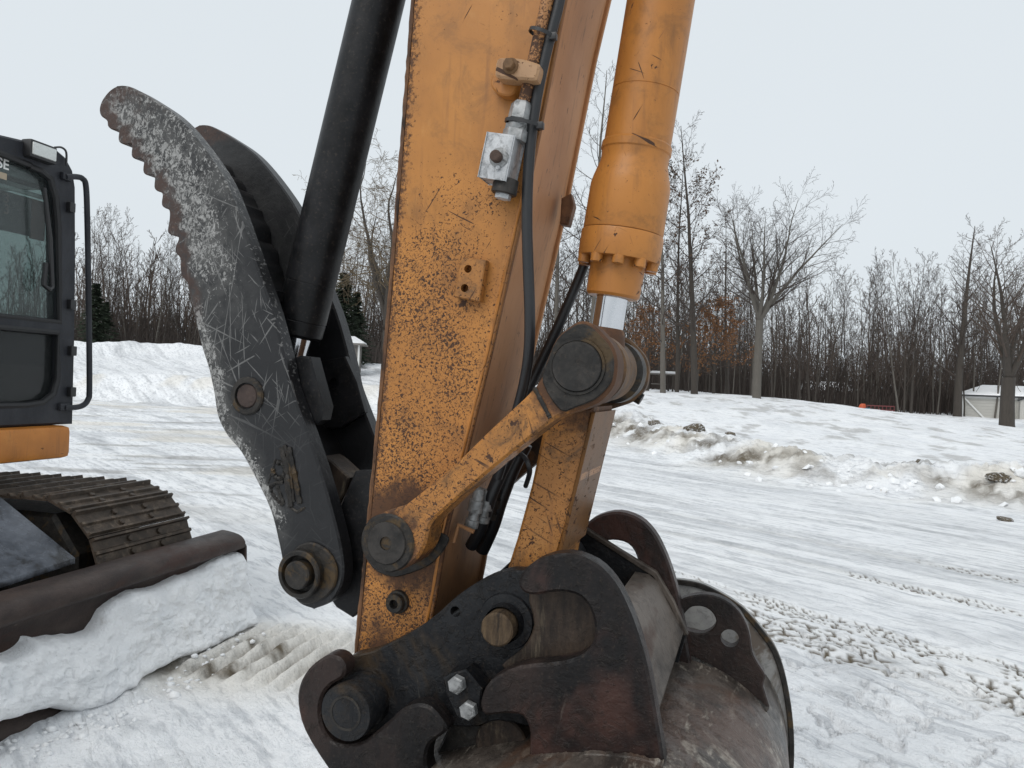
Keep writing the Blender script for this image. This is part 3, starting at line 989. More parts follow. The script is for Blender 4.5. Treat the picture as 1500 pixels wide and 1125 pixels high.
lathe(bm, base, axis, [(s_f1 + .0015, 57.5 * kc), (s_f1 + .004, 58.5 * kc), (s_h1 - .008, 58 * kc), (s_h1, 57 * kc)], 56)
obj('cylinder_head', bm, M['orange_cyl'], bc)
bm = bmesh.new()
lathe(bm, base, axis, [(s_g1 - .010, 40 * kc), (s_g1 + .004, 40 * kc), (s_g1 + .0045, 59 * kc), (s_g1 + .008, 60 * kc), (s_f1 - .003, 60 * kc), (s_f1, 59 * kc)], 56)
obj('head_flange', bm, M['orange_cyl'], bc)
bm = bmesh.new()
lathe(bm, base, axis, [(s_g0, 36 * kc), (s_g0 + .005, 39 * kc), (s_g1 - .002, 40.5 * kc), (s_g1 + .004, 40.5 * kc)], 48)
obj('gland', bm, M['orange_cyl'], bc)
_, cu, cv = frame_of(axis)
for k in range(10):
    a = 2 * math.pi * (k + .3) / 10
    p = base + (cu * math.cos(a) + cv * math.sin(a)) * 52 * kc
    bm = bmesh.new()
    cyl(bm, p + axis * (s_g1 - .011), p + axis * (s_g1 + .006), 8.5 * kc, 14, .001)
    obj('bolt', bm, M['orange_cyl'], bc)
bm = bmesh.new()
lathe(bm, base, axis, [(s_rod0 - .02, 23.5 * kc), (s_g0 + .01, 23.5 * kc)], 48)
obj('rod', bm, M['chrome'], bc, 'bright chromed piston rod')
bm = bmesh.new()
lathe(bm, (base.x, .078, base.z), (0, 1, 0), [(0, .058), (.004, .063), (.118, .063), (.122, .058)], 44)
eye = obj('rod_eye', bm, M['rust_boss'], bc)
bm = bmesh.new()
lathe(bm, base, axis, [(.03, .052), (s_rod0 - .035, .040), (s_rod0 - .006, 26 * kc), (s_rod0, 23 * kc)], 36)
obj('eye_neck', bm, M['orange_link'], eye)
# dark hose running down from the cylinder flange behind the link
bm = bmesh.new()
tube(bm, catmull([A3(859, 380, .2), A3(843, 420, .2), (A3(812, 490, .2)), A3(786, 545, .2), A3(762, 600, .18), A3(748, 650, .15)], 6, False), 7.5 * mpp(812, 490, .2), 12)
obj('hydraulic_hose', bm, M['rubber'], ARM, 'dark hose slanting from the cylinder flange')

# -- thumb
TY0, TY1 = -0.012, 0.030
DT = 0.262
tl = [(172, 126), (160, 133), (150, 145), (146, 158), (148, 168), (155, 176), (157, 183), (163, 189), (171, 193), (173, 204), (180, 210), (190, 213), (192, 226), (198, 232), (207, 236), (209, 249), (214, 255), (223, 259), (225, 273), (229, 279), (235, 284), (236, 298), (240, 304), (245, 309), (246, 326), (246, 338), (251, 344), (258, 349), (256, 362), (257, 370), (262, 378), (263, 392), (266, 404), (272, 414), (276, 430), (284, 463), (294, 506), (304, 538), (312, 574), (318, 610), (332, 638), (352, 662), (376, 706), (396, 750), (408, 798), (415, 834), (424, 866), (438, 884), (460, 892)]
tr_ = [(172, 126), (184, 125), (200, 131), (225, 146), (250, 163), (272, 184), (302, 222), (329, 264), (348, 310), (363, 352), (382, 406), (399, 455), (417, 524), (424, 560), (434, 590), (452, 638), (472, 698), (488, 754), (499, 800), (503, 834), (499, 860), (484, 882), (460, 892)]
tlc = resample(catmull(AL(tl, TY0), 5, False), 300)
trc = resample(catmull(AL(tr_, TY0), 5, False), 300)
_sm = [sum((tlc[max(0, min(299, i + k))] for k in range(-9, 10)), Vector((0, 0))) / 19 for i in range(300)]
tlc = [_sm[i] + (tlc[i] - _sm[i]) * (1.0 + .5 * max(0.0, min(1.0, (i - 10) / 8.0)) * max(0.0, min(1.0, (150 - i) / 12.0))) for i in range(300)]
tlc[0] = tlc[0] - Vector((.0005, 0)); trc[0] = trc[0] + Vector((.0005, 0))
tlc[-1] = tlc[-1] - Vector((.0005, 0)); trc[-1] = trc[-1] + Vector((.0005, 0))
# web between the two jaws
bm = bmesh.new()
mid = [tlc[i].lerp(trc[i], 0.45) for i in range(40, 240, 4)]
cover(bm, mid, 0.02, TY1 + .001, DT + TY0 - .001, 1)
thumb = obj('thumb', bm, M['blackpaint'], ARM, 'black hydraulic thumb with two toothed jaw plates')
np_ = strip_plate('jaw_plate', tlc, trc, TY0, TY1, M['thumb'], thumb, cols=12, ch=0.004, label='toothed jaw plate worn grey and rusty at the tip')
fp_ = strip_plate('jaw_plate', tlc, trc, TY0 + DT, TY1 + DT, M['thumb_far'], thumb, cols=8, ch=0.004)
for (x, y) in ((402, 430),):
    c = A(x - 20, y, TY1)
    bm = bmesh.new()
    box(bm, (c.x - .02, TY1 - .002, c.y - .012), (c.x + .015, TY0 + DT + .002, c.y + .012), .004)
    obj('cross_bar', bm, M['blackpaint'], thumb)
# reinforcing plate and its bore on the far jaw
rp = AL([(452, 552), (470, 528), (505, 522), (522, 560), (534, 604), (498, 628), (462, 628)], DT + TY0 - .02)
bm = bmesh.new()
hc = A(489, 562, DT + TY0 - .02)
prism(bm, rp, DT + TY0 - .02, DT + TY0 + .001, holes=[circ(hc, .013, 18)], ch=.003)
obj('reinforcing_plate', bm, M['blackpaint'], thumb)
bm = bmesh.new()
prism(bm, AL([(417, 528), (430, 520), (446, 522), (466, 596), (462, 616), (450, 624), (436, 604)], .012), .031, .075, ch=.004)
obj('lug', bm, M['blackpaint'], thumb)
# rod pin and pivot pin ends on the near jaw
c = A(363, 580, TY0)
kk = mpp(363, 580, TY0)
bm = bmesh.new()
lathe(bm, (c.x, TY0 + .006, c.y), (0, -1, 0), [(0, 28 * kk), (.009, 28 * kk), (.012, 26 * kk), (.0125, 19.5 * kk), (.004, 19 * kk)], 40, False)
obj('boss', bm, M['grease'], thumb)
bm = bmesh.new()
cyl(bm, (c.x, TY0 - .004, c.y), (c.x, DT + TY1 + .004, c.y), 17.5 * kk, 36, .002)
obj('pin', bm, M['pin_rust'], thumb, 'rusty round pin end')
c = A(447, 838, TY0)
kk = mpp(447, 838, TY0)
bm = bmesh.new()
prism(bm, catmull(AL([(432, 806), (452, 794), (472, 799), (489, 815), (496, 838), (490, 862), (472, 878), (447, 884), (428, 868), (420, 838)], TY0), 4), TY0 - .007, TY0 + .002, ch=.003)
obj('boss_plate', bm, M['grease'], thumb)
bm = bmesh.new()
lathe(bm, (c.x, TY0 - .006, c.y), (0, -1, 0), [(0, 35 * kk), (.016, 35 * kk), (.019, 33 * kk), (.019, 28 * kk), (.015, 27 * kk), (.004, 26 * kk)], 44, False)
obj('boss_ring', bm, M['grease'], thumb)
bm = bmesh.new()
cyl(bm, (c.x, TY0 - .032, c.y), (c.x, W + .03, c.y), 20.5 * kk, 40, .003)
obj('pin', bm, M['grease'], thumb, 'dark brown pivot pin end')
# raised weld emblem: a ring over a base, beside rough vertical beads
def bead(bm, pts, r, lat):
    P = resample(AL(pts, lat), max(6, 4 * len(pts)))
    tube(bm, [Vector((p.x, lat + rnd.uniform(-.0015, .0012), p.y)) for p in P], [r * rnd.uniform(.75, 1.3) for _ in P], 6)
bm = bmesh.new()
ring = [(409 + 9 * math.cos(a), 689 + 12 * math.sin(a)) for a in [k * math.pi / 6 - 1.9 for k in range(11)]]
bead(bm, ring, .0052, TY0)
bead(bm, [(404, 673), (399, 690), (393, 708)], .0025, TY0)
bead(bm, [(396, 712), (405, 707), (415, 706)], .004, TY0)
bead(bm, [(397, 712), (398, 722), (406, 732), (414, 740)], .0035, TY0)
bead(bm, [(406, 712), (412, 728), (416, 738)], .004, TY0)
bead(bm, [(413, 655), (419, 680), (422, 705), (427, 742)], .0062, TY0)
bead(bm, [(424, 655), (429, 680), (434, 705), (440, 738)], .0062, TY0)
bead(bm, [(418, 652), (425, 690), (431, 735)], .004, TY0)
bead(bm, [(423, 741), (435, 750), (446, 744)], .003, TY0)
obj('raised_emblem', bm, M['grease'], thumb, 'rough raised weld emblem')
# bracket plates carrying the thumb pivot
for y in (.050, .190):
    bm = bmesh.new()
    prism(bm, AL([(470, 858), (492, 890), (516, 905), (545, 880), (560, 740), (548, 690), (520, 690), (498, 740), (478, 800), (462, 830)], .05), y, y + .035, ch=.003)
    obj('bracket', bm, M['blackpaint'], stick)
bm = bmesh.new()
prism(bm, AL([(474, 668), (486, 676), (512, 700), (505, 722), (492, 742), (478, 706)], .09), .09, .16, ch=.003)
obj('stop_block', bm, M['scuffed'], stick)

# -- thumb cylinder
tb = A3(432, 577, CY)
tA = A3(436, 493, CY)
tTop = A3(555, 0, CY)
ta = (tTop - tA).normalized()
kt = mpp(470, 350, CY)
bm = bmesh.new()
rt = 36.3 * kt
lathe(bm, tA, ta, [(0, rt * .86), (.006, rt * .95), (.007, rt * .97), (.035, rt * .99), (.036, rt * .975), (.038, rt * .975), (.039, rt), (.12, rt), (.1205, rt * .99), (.123, rt * .99), (.1235, rt), (1.5, rt)], 56)
tc_ = obj('thumb_cylinder', bm, M['blackpaint'], ARM, 'glossy black thumb cylinder barrel')
bm = bmesh.new()
lathe(bm, tA + ta * .02, -ta, [(0, 21 * kt), (.09, 21 * kt)], 40)
obj('rod', bm, M['chrome'], tc_)
bm = bmesh.new()
lathe(bm, (tb.x, .08, tb.z), (0, 1, 0), [(0, .038), (.004, .042), (.116, .042), (.12, .038)], 36)
lathe(bm, tA - ta * .055, -ta, [(0, 20 * kt), (.006, 25 * kt), (.06, 30 * kt)], 28)
obj('rod_eye', bm, M['blackpaint'], tc_)

# -- pipe, clamp, shut-off valve, hose, cable ties on the stick face
HV = -0.035
bm = bmesh.new()
tube(bm, catmull([A3(830, -160, HV), A3(806, -20, HV), A3(793, 40, HV), A3(783, 85, HV), A3(773, 128, HV), A3(766, 158, HV)], 8, False), 9.5 * mpp(780, 100, HV), 16)
pipe = obj('steel_pipe', bm, M['rustypipe'], ARM, 'orange hydraulic pipe with flaking rust')
bm = bmesh.new()
prism(bm, catmull(AL([(729, 88), (740, 85), (765, 87), (786, 93), (791, 97), (788, 112), (784, 118), (765, 117), (740, 116), (728, 113), (726, 106)], -.06), 3), -.064, -.028, ch=.004)
cl = obj('pipe_clamp', bm, M['paleclamp'], ARM, 'pale scuffed pipe clamp with a bolt')
bm = bmesh.new()
prism(bm, catmull(AL([(727, 112), (760, 113), (757, 135), (748, 142), (733, 140), (722, 130), (721, 118)], -.02), 3), -.028, .001, ch=.003)
obj('clamp_base', bm, M['orange_cyl'], cl)
c = A(748, 97, -.064)
bm = bmesh.new()
lathe(bm, (c.x, -.062, c.y), (0, -1, 0), [(0, .0145), (.004, .0145), (.006, .013)], 24)
cyl(bm, (c.x, -.066, c.y), (c.x, -.079, c.y), .0105, 6, .0015)
obj('bolt', bm, M['rust_boss'], cl)
bm = bmesh.new()
vd = (A3(738, 285, HV) - A3(766, 152, HV)).normalized()
v0 = A3(766, 150, HV)
km = mpp(750, 200, HV)
def vdist(px, py):
    return (A3(px, py, HV) - v0).dot(vd)
vax, vu, vv_ = frame_of(vd)
vm = Matrix((vu, Vector((0, 1, 0)), vd)).transposed()
mtx = Matrix.Translation(A3(735, 236, HV)) @ Matrix(((vd.cross(Vector((0, 1, 0))).x, 0, vd.x, 0), (0, 1, 0, 0), (vd.cross(Vector((0, 1, 0))).z, 0, vd.z, 0), (0, 0, 0, 1)))
hw, hh = 20.5 * km, 31 * km
box(bm, (-hw, -.030, -hh), (hw, .026, hh), .0025, mtx)
vb = obj('shutoff_valve', bm, M['aluminium'], ARM, 'silver shut-off valve block with dark centre screw')
bm = bmesh.new()
lathe(bm, v0, vd, [(0, 13 * km), (.006, 17 * km), (.032, 17.5 * km), (.033, 16 * km)], 6, True, .4)
obj('pipe_nut', bm, M['zinc'], vb)
bm = bmesh.new()
lathe(bm, v0, vd, [(.032, 14.5 * km), (.042, 14.5 * km)], 20)
lathe(bm, v0, vd, [(.042, 17 * km), (.0425, 18 * km), (.052, 18 * km)], 6, True, .1)
lathe(bm, v0, vd, [(.052, 19.5 * km), (.053, 20 * km), (vdist(744, 206), 20 * km)], 6, True, .3)
obj('fitting', bm, M['zinc'], vb)
bm = bmesh.new()
e0, e1 = vdist(735, 262), vdist(731, 284)
lathe(bm, v0, vd, [(e0, 18.5 * km), (e1 - .002, 19 * km), (e1, 17 * km)], 28)
obj('end_nut', bm, M['pinface'], vb)
bm = bmesh.new()
lathe(bm, v0, vd, [(e1 - .002, 12 * km), (e1 + .008, 12 * km), (e1 + .009, 10 * km)], 6)
obj('end_plug', bm, M['aluminium'], vb)
c = A(731, 231, HV - .03)
bm = bmesh.new()
lathe(bm, (c.x, HV - .029, c.y), (0, -1, 0), [(0, 14.5 * km), (.002, 14.5 * km), (.003, 13 * km)], 28)
obj('washer', bm, M['zinc'], vb)
bm = bmesh.new()
cyl(bm, (c.x - 2 * km, HV - .03, c.y), (c.x - 2 * km, HV - .046, c.y), 8.5 * km, 14, .002)
obj('screw', bm, M['rustscrew'], vb)
c = A(730, 246, HV - .03)
bm = bmesh.new()
cyl(bm, (c.x, HV - .029, c.y), (c.x, HV - .035, c.y), 3.5 * km, 12, .001)
obj('stop_pin', bm, M['aluminium'], vb)
bm = bmesh.new()
hose_pts = [A3(868, -140, -.03), A3(826, -20, -.03), A3(815, 20, -.03), A3(797, 90, -.03), A3(785, 150, -.03), A3(777, 210, -.028), A3(773, 270, -.026), A3(772, 330, -.024), A3(774, 400, -.022), A3(776, 460, -.02), A3(775, 510, -.01), A3(769, 555, .01), A3(758, 600, .03), A3(742, 655, .05), A3(728, 700, .06)]
tube(bm, catmull(hose_pts, 6, False), 8.2 * mpp(775, 300, -.03), 14)
obj('hydraulic_hose', bm, M['rubber'], ARM, 'long black hose hanging down beside the stick face')
for (x, y, x2, y2) in ((777, 45, 812, 56), (742, 177, 793, 186)):
    bm = bmesh.new()
    p, q = A3(x, y, HV), A3(x2, y2, HV)
    dr = (q - p)
    L = dr.length
    dr.normalize()
    n_ = 24
    loop = []
    for k in range(n_):
        a = 2 * math.pi * k / n_
        loop.append((p + q) / 2 + dr * math.cos(a) * L * .5 + Vector((0, 1, 0)) * math.sin(a) * .021)
    up = Vector((0, 1, 0)).cross(dr)
    r0 = [bm.verts.new(v + up * .0032) for v in loop]; r1 = [bm.verts.new(v - up * .0032) for v in loop]
    s0 = [bm.verts.new((p + q) / 2 + (v - (p + q) / 2) * 1.08 + up * .0032) for v in loop]
    s1 = [bm.verts.new((p + q) / 2 + (v - (p + q) / 2) * 1.08 - up * .0032) for v in loop]
    for k in range(n_):
        j = (k + 1) % n_
        bm.faces.new((s0[k], s0[j], s1[j], s1[k])); bm.faces.new((r0[k], r1[k], r1[j], r0[j]))
        bm.faces.new((s0[k], r0[k], r0[j], s0[j])); bm.faces.new((s1[k], s1[j], r1[j], r1[k]))
    m3 = Matrix.Translation(q - Vector((0, .006, 0)))
    box(bm, (-.006, -.006, -.006), (.006, .006, .006), .001, m3)
    obj('cable_tie', bm, M['plastic'], ARM)
# fittings bunched in front of the stick behind the link
bm = bmesh.new()
tube(bm, catmull([A3(760, 640, .08), A3(735, 690, .08), A3(718, 730, .08), A3(706, 770, .10), A3(690, 800, .12)], 6, False), .013, 12)
hb = obj('hydraulic_hose', bm, M['rubber'], ARM)
bm = bmesh.new()
tube(bm, catmull([A3(770, 650, .14), A3(750, 690, .14), A3(733, 735, .14), A3(722, 770, .15), A3(706, 806, .17)], 6, False), .015, 12)
obj('hydraulic_hose', bm, M['rubber'], ARM)
for i, (x, y, x2, y2, lat, r) in enumerate(((703, 715, 690, 772, .05, .013), (716, 718, 706, 765, .08, .013), (726, 716, 716, 760, .12, .014))):
    p, q = A3(x, y, lat), A3(x2, y2, lat)
    d = (q - p).normalized()
    L = (q - p).length
    bm = bmesh.new()
    lathe(bm, p, d, [(0, r * .9), (L * .3, r * .9), (L * .31, r * 1.15), (L * .6, r * 1.15), (L * .61, r * .85), (L * .8, r * .85), (L * .81, r * 1.1), (L, r * 1.05)], 12)
    obj('hose_fitting', bm, M['zinc'] if i < 2 else M['grease'], ARM)
bm = bmesh.new()
tube(bm, [A3(664, 794, .03), A3(672, 769, .03), A3(694, 779, .03)], .0045, 8)
obj('hose_hook', bm, M['orange_dirty'], ARM)
bm = bmesh.new()
tube(bm, catmull([A3(756, 662, .06), A3(770, 672, .02), A3(776, 690, .03), A3(770, 712, .08)], 5, False), .005, 8)
obj('cable', bm, M['rubber'], ARM)

# -- coupler
KY0, KY1 = -0.05, -0.012
cp = catmull(AL([(512, 962), (535, 957), (558, 949), (604, 925), (637, 902), (671, 872), (705, 850), (739, 837), (762, 836), (800, 836), (850, 850), (885, 890), (895, 950), (880, 1010), (840, 1050), (790, 1066), (730, 1056), (700, 1064), (660, 1062), (632, 1032), (606, 1030), (580, 1050), (560, 1080), (530, 1100), (500, 1100), (474, 1080), (462, 1045), (470, 1010), (492, 980)], KY0), 3)
hcp = A(667, 896, KY0)
bm = bmesh.new()
prism(bm, cp, KY0, KY1, holes=[circ(hcp, 8 * mpp(667, 896, KY0), 18)], ch=.003)
cpl = obj('coupler', bm, M['coupler'], ARM, 'dark quick coupler gripping the bucket')
cp2 = catmull(AL([(512, 962), (558, 949), (604, 925), (637, 902), (671, 872), (705, 850), (739, 837), (762, 836), (790, 866), (795, 930), (780, 1000), (730, 1050), (660, 1062), (606, 1040), (560, 1080), (500, 1100), (474, 1080), (462, 1045), (470, 1010), (492, 980)], KY0), 3)
bm = bmesh.new()
prism(bm, cp2, .292, .330, ch=.003)
obj('far_plate', bm, M['coupler'], cpl)
bm = bmesh.new()
prism(bm, AL([(560, 1010), (600, 960), (680, 930), (720, 960), (700, 1040), (640, 1020)], KY0), KY1, .292, ch=.003)
obj('core', bm, M['coupler'], cpl)
# scuffed worn pad behind the ear pocket
bm = bmesh.new()
prism(bm, catmull(AL([(775, 868), (820, 858), (868, 862), (885, 905), (878, 950), (850, 972), (800, 978), (758, 985), (735, 975), (765, 950), (782, 915)], KY0 - .012), 3), KY0 - .012, KY0 + .001, ch=.003)
obj('wear_pad', bm, M['scuffed'], cpl, 'scuffed brown wear surface')
c = A(727, 923, -.105)
kk = mpp(727, 923, -.105)
bm = bmesh.new()
lathe(bm, (c.x, KY0 + .001, c.y), (0, -1, 0), [(0, 44 * kk), (.006, 42 * kk), (.008, 30 * kk), (.03, 28 * kk)], 36, False)
obj('pin_boss', bm, M['coupler'], cpl)
bm = bmesh.new()
cyl(bm, (c.x, -.105, c.y), (c.x, .33, c.y), 25 * kk, 36, .003)
obj('pin', bm, M['brownpin'], cpl, 'rust brown pin end')
c = A(506, 1045, -.122)
kk = mpp(506, 1045, -.122)
bm = bmesh.new()
lathe(bm, (c.x, -.122, c.y), (0, 1, 0), [(0, 40 * kk), (.003, 41.5 * kk), (.50, 41.5 * kk), (.503, 40 * kk)], 48)
pb = obj('pin', bm, M['coupler'], cpl, 'large round pin end in the left hook')
bm = bmesh.new()
lathe(bm, (c.x, -.121, c.y), (0, -1, 0), [(0, 26 * kk), (.002, 25.5 * kk), (.002, 22 * kk), (.0005, 21.5 * kk)], 40, False)
obj('ring_mark', bm, M['grease'], pb)
bm = bmesh.new()
kp = AL([(648, 994), (660, 987), (682, 981), (706, 1010), (703, 1042), (680, 1058), (668, 1050), (655, 1022)], -.095)
prism(bm, kp, -.095, KY0 - .001, ch=.003)
kpo = obj('keeper_plate', bm, M['coupler'], cpl, 'bolted keeper plate')
for (x, y) in ((668, 1004), (685, 1042)):
    c = A(x, y, -.108)
    bm = bmesh.new()
    cyl(bm, (c.x, -.112, c.y), (c.x, -.094, c.y), 13.5 * mpp(x, y, -.108), 6, .0025, .3)
    obj('bolt', bm, M['zinc'], kpo)
bm = bmesh.new()
c = A(735, 1090, -.04)
cyl(bm, (c.x, -.045, c.y), (c.x, .3, c.y), 40 * mpp(735, 1090, -.04), 30, .003)
obj('lock_pin', bm, M['scuffed'], cpl)
bm = bmesh.new()
prism(bm, AL([(640, 1100), (660, 1060), (700, 1055), (716, 1080), (725, 1150), (700, 1180), (645, 1160)], -.03), -.03, .05, ch=.004)
obj('lock_wedge', bm, M['grease'], cpl)

# ------------------------------------------------------------------ bucket held by the coupler
BKT = empty('bucket', (O.x, O.y, 0), -PHI)
tag(BKT, 'worn brown steel digging bucket hanging from the dark coupler hooks', 'bucket')
EY0, EY1 = -0.112, -0.070
ear_px = [(494, 998), (503, 991), (505, 977), (497, 964), (481, 960), (467, 967), (450, 982), (438, 1004), (435, 1031), (445, 1071), (478, 1125), (520, 1180), (600, 1235), (740, 1250), (870, 1240), (985, 1215), (981, 1160), (972, 1110), (962, 1050), (950, 985), (935, 930), (919, 888), (900, 853), (872, 825), (832, 811), (792, 818), (767, 836), (759, 855), (767, 868), (785, 872), (820, 867), (850, 875), (867, 900), (870, 935), (855, 958), (820, 970), (762, 976), (718, 998), (704, 1028), (710, 1048), (740, 1046), (765, 1050), (776, 1075), (773, 1120), (765, 1165), (715, 1185), (650, 1170), (626, 1130), (624, 1106), (630, 1090), (643, 1080), (654, 1068), (640, 1046), (626, 1034), (608, 1032), (588, 1040), (572, 1054), (556, 1068), (532, 1086), (506, 1092), (486, 1086), (473, 1068), (468, 1042), (473, 1018), (484, 1004)]
ear = catmull(AL(ear_px, EY0), 3)
bm = bmesh.new()
prism(bm, ear, EY0, EY1, ch=.005)
obj('ear_plate', bm, M['ear'], BKT, 'dark ear plate with two open hooks')
bm = bmesh.new()
EO = 0.475
prism(bm, ear, EY0 + EO, EY1 + EO, ch=.005)
obj('ear_plate', bm, M['ear'], BKT)
# cross plate and gusset between the ears
def sweep(bm, pts, y0, y1, th_):
    n = len(pts)
    off = []
    for i in range(n):
        t = (pts[min(i + 1, n - 1)] - pts[max(i - 1, 0)]).normalized()
        off.append(pts[i] + Vector((t.y, -t.x)) * th_)
    prism(bm, list(pts) + off[::-1], y0, y1, ch=.003)
bm = bmesh.new()
sweep(bm, AL([(930, 838), (950, 842), (962, 852), (1001, 927), (984, 985)], .34), EY1 + .001, .349, .016)
obj('cross_plate', bm, M['rubbed'], BKT, 'rubbed bent cross plate between the ears')
bm = bmesh.new()
prism(bm, AL([(845, 770), (860, 776), (905, 806), (960, 840), (985, 884), (1006, 930), (985, 1000), (960, 1035), (900, 1010), (840, 930), (825, 850)], .35), .350, .363, ch=.002)
gs = obj('gusset', bm, M['coupler'], BKT)
bm = bmesh.new()
prism(bm, AL([(845, 768), (860, 774), (905, 803), (962, 838), (988, 882), (1008, 930), (1001, 931), (981, 886), (957, 845), (903, 810), (858, 781), (845, 776)], .348), .345, .3625, ch=.002)
obj('edge_highlight', bm, M['rubbed'], gs)  # pale strip stands in for the highlight on the gusset's chamfered edge
# wrapper and side plates
wrap_px = [(760, 950), (868, 925), (950, 915), (1017, 920), (1075, 945), (1122, 988), (1146, 1040), (1154, 1100), (1150, 1170), (1132, 1250), (1095, 1330), (1030, 1400), (940, 1445), (840, 1462), (690, 1470)]
rim_px = [(730, 930), (800, 890), (880, 858), (930, 848), (978, 848), (1011, 851), (1040, 860), (1086, 888), (1121, 927), (1140, 957), (1153, 1000), (1162, 1060), (1163, 1120), (1156, 1190), (1136, 1270), (1098, 1350), (1030, 1420), (940, 1462), (840, 1478), (690, 1484), (690, 1462), (700, 1380), (660, 1250), (660, 1080)]
FL, NL = 0.62, -0.335
wr = catmull(AL(wrap_px, FL), 5, False)
bm = bmesh.new()
n = len(wr)
off = []
for i in range(n):
    t = (wr[min(i + 1, n - 1)] - wr[max(i - 1, 0)]).normalized()
    off.append(wr[i] + Vector((t.y, -t.x)) * 0.018)
prism(bm, list(wr) + off[::-1], NL + .001, FL - .001, ch=0.0)
obj('wrapper', bm, M['bucket'], BKT, 'curved bucket back rubbed to bare metal')
rim = catmull(AL(rim_px, FL), 3)
near_side = list(wr) + AL([(690, 1462), (700, 1380), (660, 1250), (660, 1080)], FL)
for y0, y1, rim_ in ((NL - .022, NL, near_side), (FL, FL + .022, rim)):
    bm = bmesh.new()
    prism(bm, rim_, y0, y1, ch=.003)
    obj('side_plate', bm, M['bucket_edge'], BKT)
bm = bmesh.new()
rr1 = catmull(AL(rim_px[3:14], FL - .006), 4, False)
rr2 = shift(rr1, 0.013)
prism(bm, rr1 + rr2[::-1], FL - .010, FL - .0005, ch=.002)
obj('rim_strip', bm, M['grease'], BKT, 'dark worn rim of the far bucket side')
bm = bmesh.new()
q = AL([(690, 1458), (690, 1484), (560, 1484), (540, 1480)], FL)
prism(bm, q, NL - .02, FL + .02, ch=.003)
obj('cutting_edge', bm, M['bucket_edge'], BKT)
# lifting-eye plate with open hook slot and a hole
EL = .40
eo_px = [(987, 891), (992, 882), (1008, 874), (1036, 871), (1062, 879), (1084, 898), (1097, 925), (1102, 955), (1110, 972), (1121, 990), (1118, 1006), (1125, 1042), (1070, 1000), (1030, 975), (992, 956), (990, 930), (1001, 922), (1012, 926), (1030, 928), (1044, 921), (1049, 910), (1043, 897), (1030, 889), (1014, 889), (1005, 896), (999, 903), (990, 900)]
bm = bmesh.new()
hole_c = circ(A(1069, 935, EL), 13 * mpp(1069, 935, EL), 24)
prism(bm, catmull(AL(eo_px, EL), 3), EL, EL + .03, holes=[hole_c], ch=.003)
obj('lifting_eye_plate', bm, M['ear'], BKT, 'dark lifting eye plate with slot and round hole')
bm = bmesh.new()
ws_ = resample(AL([(1000, 958), (1040, 978), (1085, 1010), (1124, 1040)], EL - .004), 60)
tube(bm, [Vector((p.x, EL - .004, p.y)) for p in ws_], [.007 * rnd.uniform(.8, 1.25) for _ in ws_], 6)
obj('weld_bead', bm, M['grease'], BKT)
bm = bmesh.new()
ws_ = resample(AL([(735, 1120), (800, 1112), (870, 1108), (930, 1112), (972, 1122)], EY0 - .004), 60)
tube(bm, [Vector((p.x, EY0 - .004, p.y)) for p in ws_], [.008 * rnd.uniform(.75, 1.3) for _ in ws_], 7)
obj('weld_bead', bm, M['bucket'], BKT)

# ------------------------------------------------------------------ parked excavator at the left
MA = math.radians(15.03)
FV = Vector((math.cos(MA), -math.sin(MA), 0))
LV = Vector((math.sin(MA), math.cos(MA), 0))
F0, L0 = -4.6, 2.6
EX = empty('excavator', FV * F0 + LV * L0, -MA)
tag(EX, 'parked excavator with dark cab and wide crawler track behind its snowy blade', 'excavator')
C0 = Vector((0, 0, EYE))
def mf(px, py, f):
    r = ray(px, py)
    P = C0 + r * (f / r.dot(FV))
    return Vector((f - F0, P.dot(LV) - L0, P.z))
def ml(px, py, l):
    r = ray(px, py)
    P = C0 + r * (l / r.dot(LV))
    return Vector((P.dot(FV) - F0, l - L0, P.z))
M['cabpaint'] = mat_steel('dark_grey_cab_paint', (0.018, 0.020, 0.025), (0.032, 0.034, 0.040), None, 0.42, 0.0, (1, 1, .4), 8, 0.1, 0.0)
M['gasket'] = mat_simple('black_gasket', (0.010, 0.010, 0.011), 0.55)
M['trackshoe'] = mat_steel('muddy_track_steel', (0.040, 0.031, 0.024), (0.082, 0.062, 0.047), (0.13, 0.10, 0.075), 0.5, 0.25, (1, 1, 1), 16, 0.5)
M['blade'] = mat_steel('rusty_brown_blade', (0.028, 0.020, 0.018), (0.056, 0.040, 0.034), (0.042, 0.022, 0.017), 0.45, 0.2, (1, .4, 1), 8, 0.3, 0.05)
M['guard'] = mat_steel('wet_blue_grey_plate', (0.055, 0.062, 0.075), (0.115, 0.125, 0.145), (0.030, 0.031, 0.034), 0.22, 0.3, (1, 1, 1), 6, 0.15)
M['glass'] = mat_glass('cab_glass', (0.62, 0.68, 0.67), 0.16)
M['glass_low'] = mat_glass('dusty_lower_glass', (0.35, 0.38, 0.38), 0.10)
M['lens'] = mat_simple('lamp_lens', (0.62, 0.64, 0.62), 0.18, 0.1, 0.2, 90, 0.4)
M['white'] = mat_simple('white_decal', (0.78, 0.78, 0.76), 0.5, 0, 0.05)
M['tandecal'] = mat_simple('tan_decal', (0.38, 0.31, 0.22), 0.5, 0, 0.1)
M['seat'] = mat_simple('grey_seat_fabric', (0.13, 0.135, 0.14), 0.85, 0, 0.3)
M['shade'] = mat_simple('red_brown_shade', (0.24, 0.13, 0.115), 0.7, 0, 0.1)
M['blind'] = mat_simple('grey_blind_cloth', (0.155, 0.135, 0.14), 0.8, 0, 0.1)
M['interior'] = mat_simple('grey_cab_trim', (0.52, 0.53, 0.53), 0.7, 0, 0.15)
M['clean_snow'] = mat_snow('heaped_snow', 0.35)
M['roof_snow'] = mat_snow('roof_snow', 0.05)
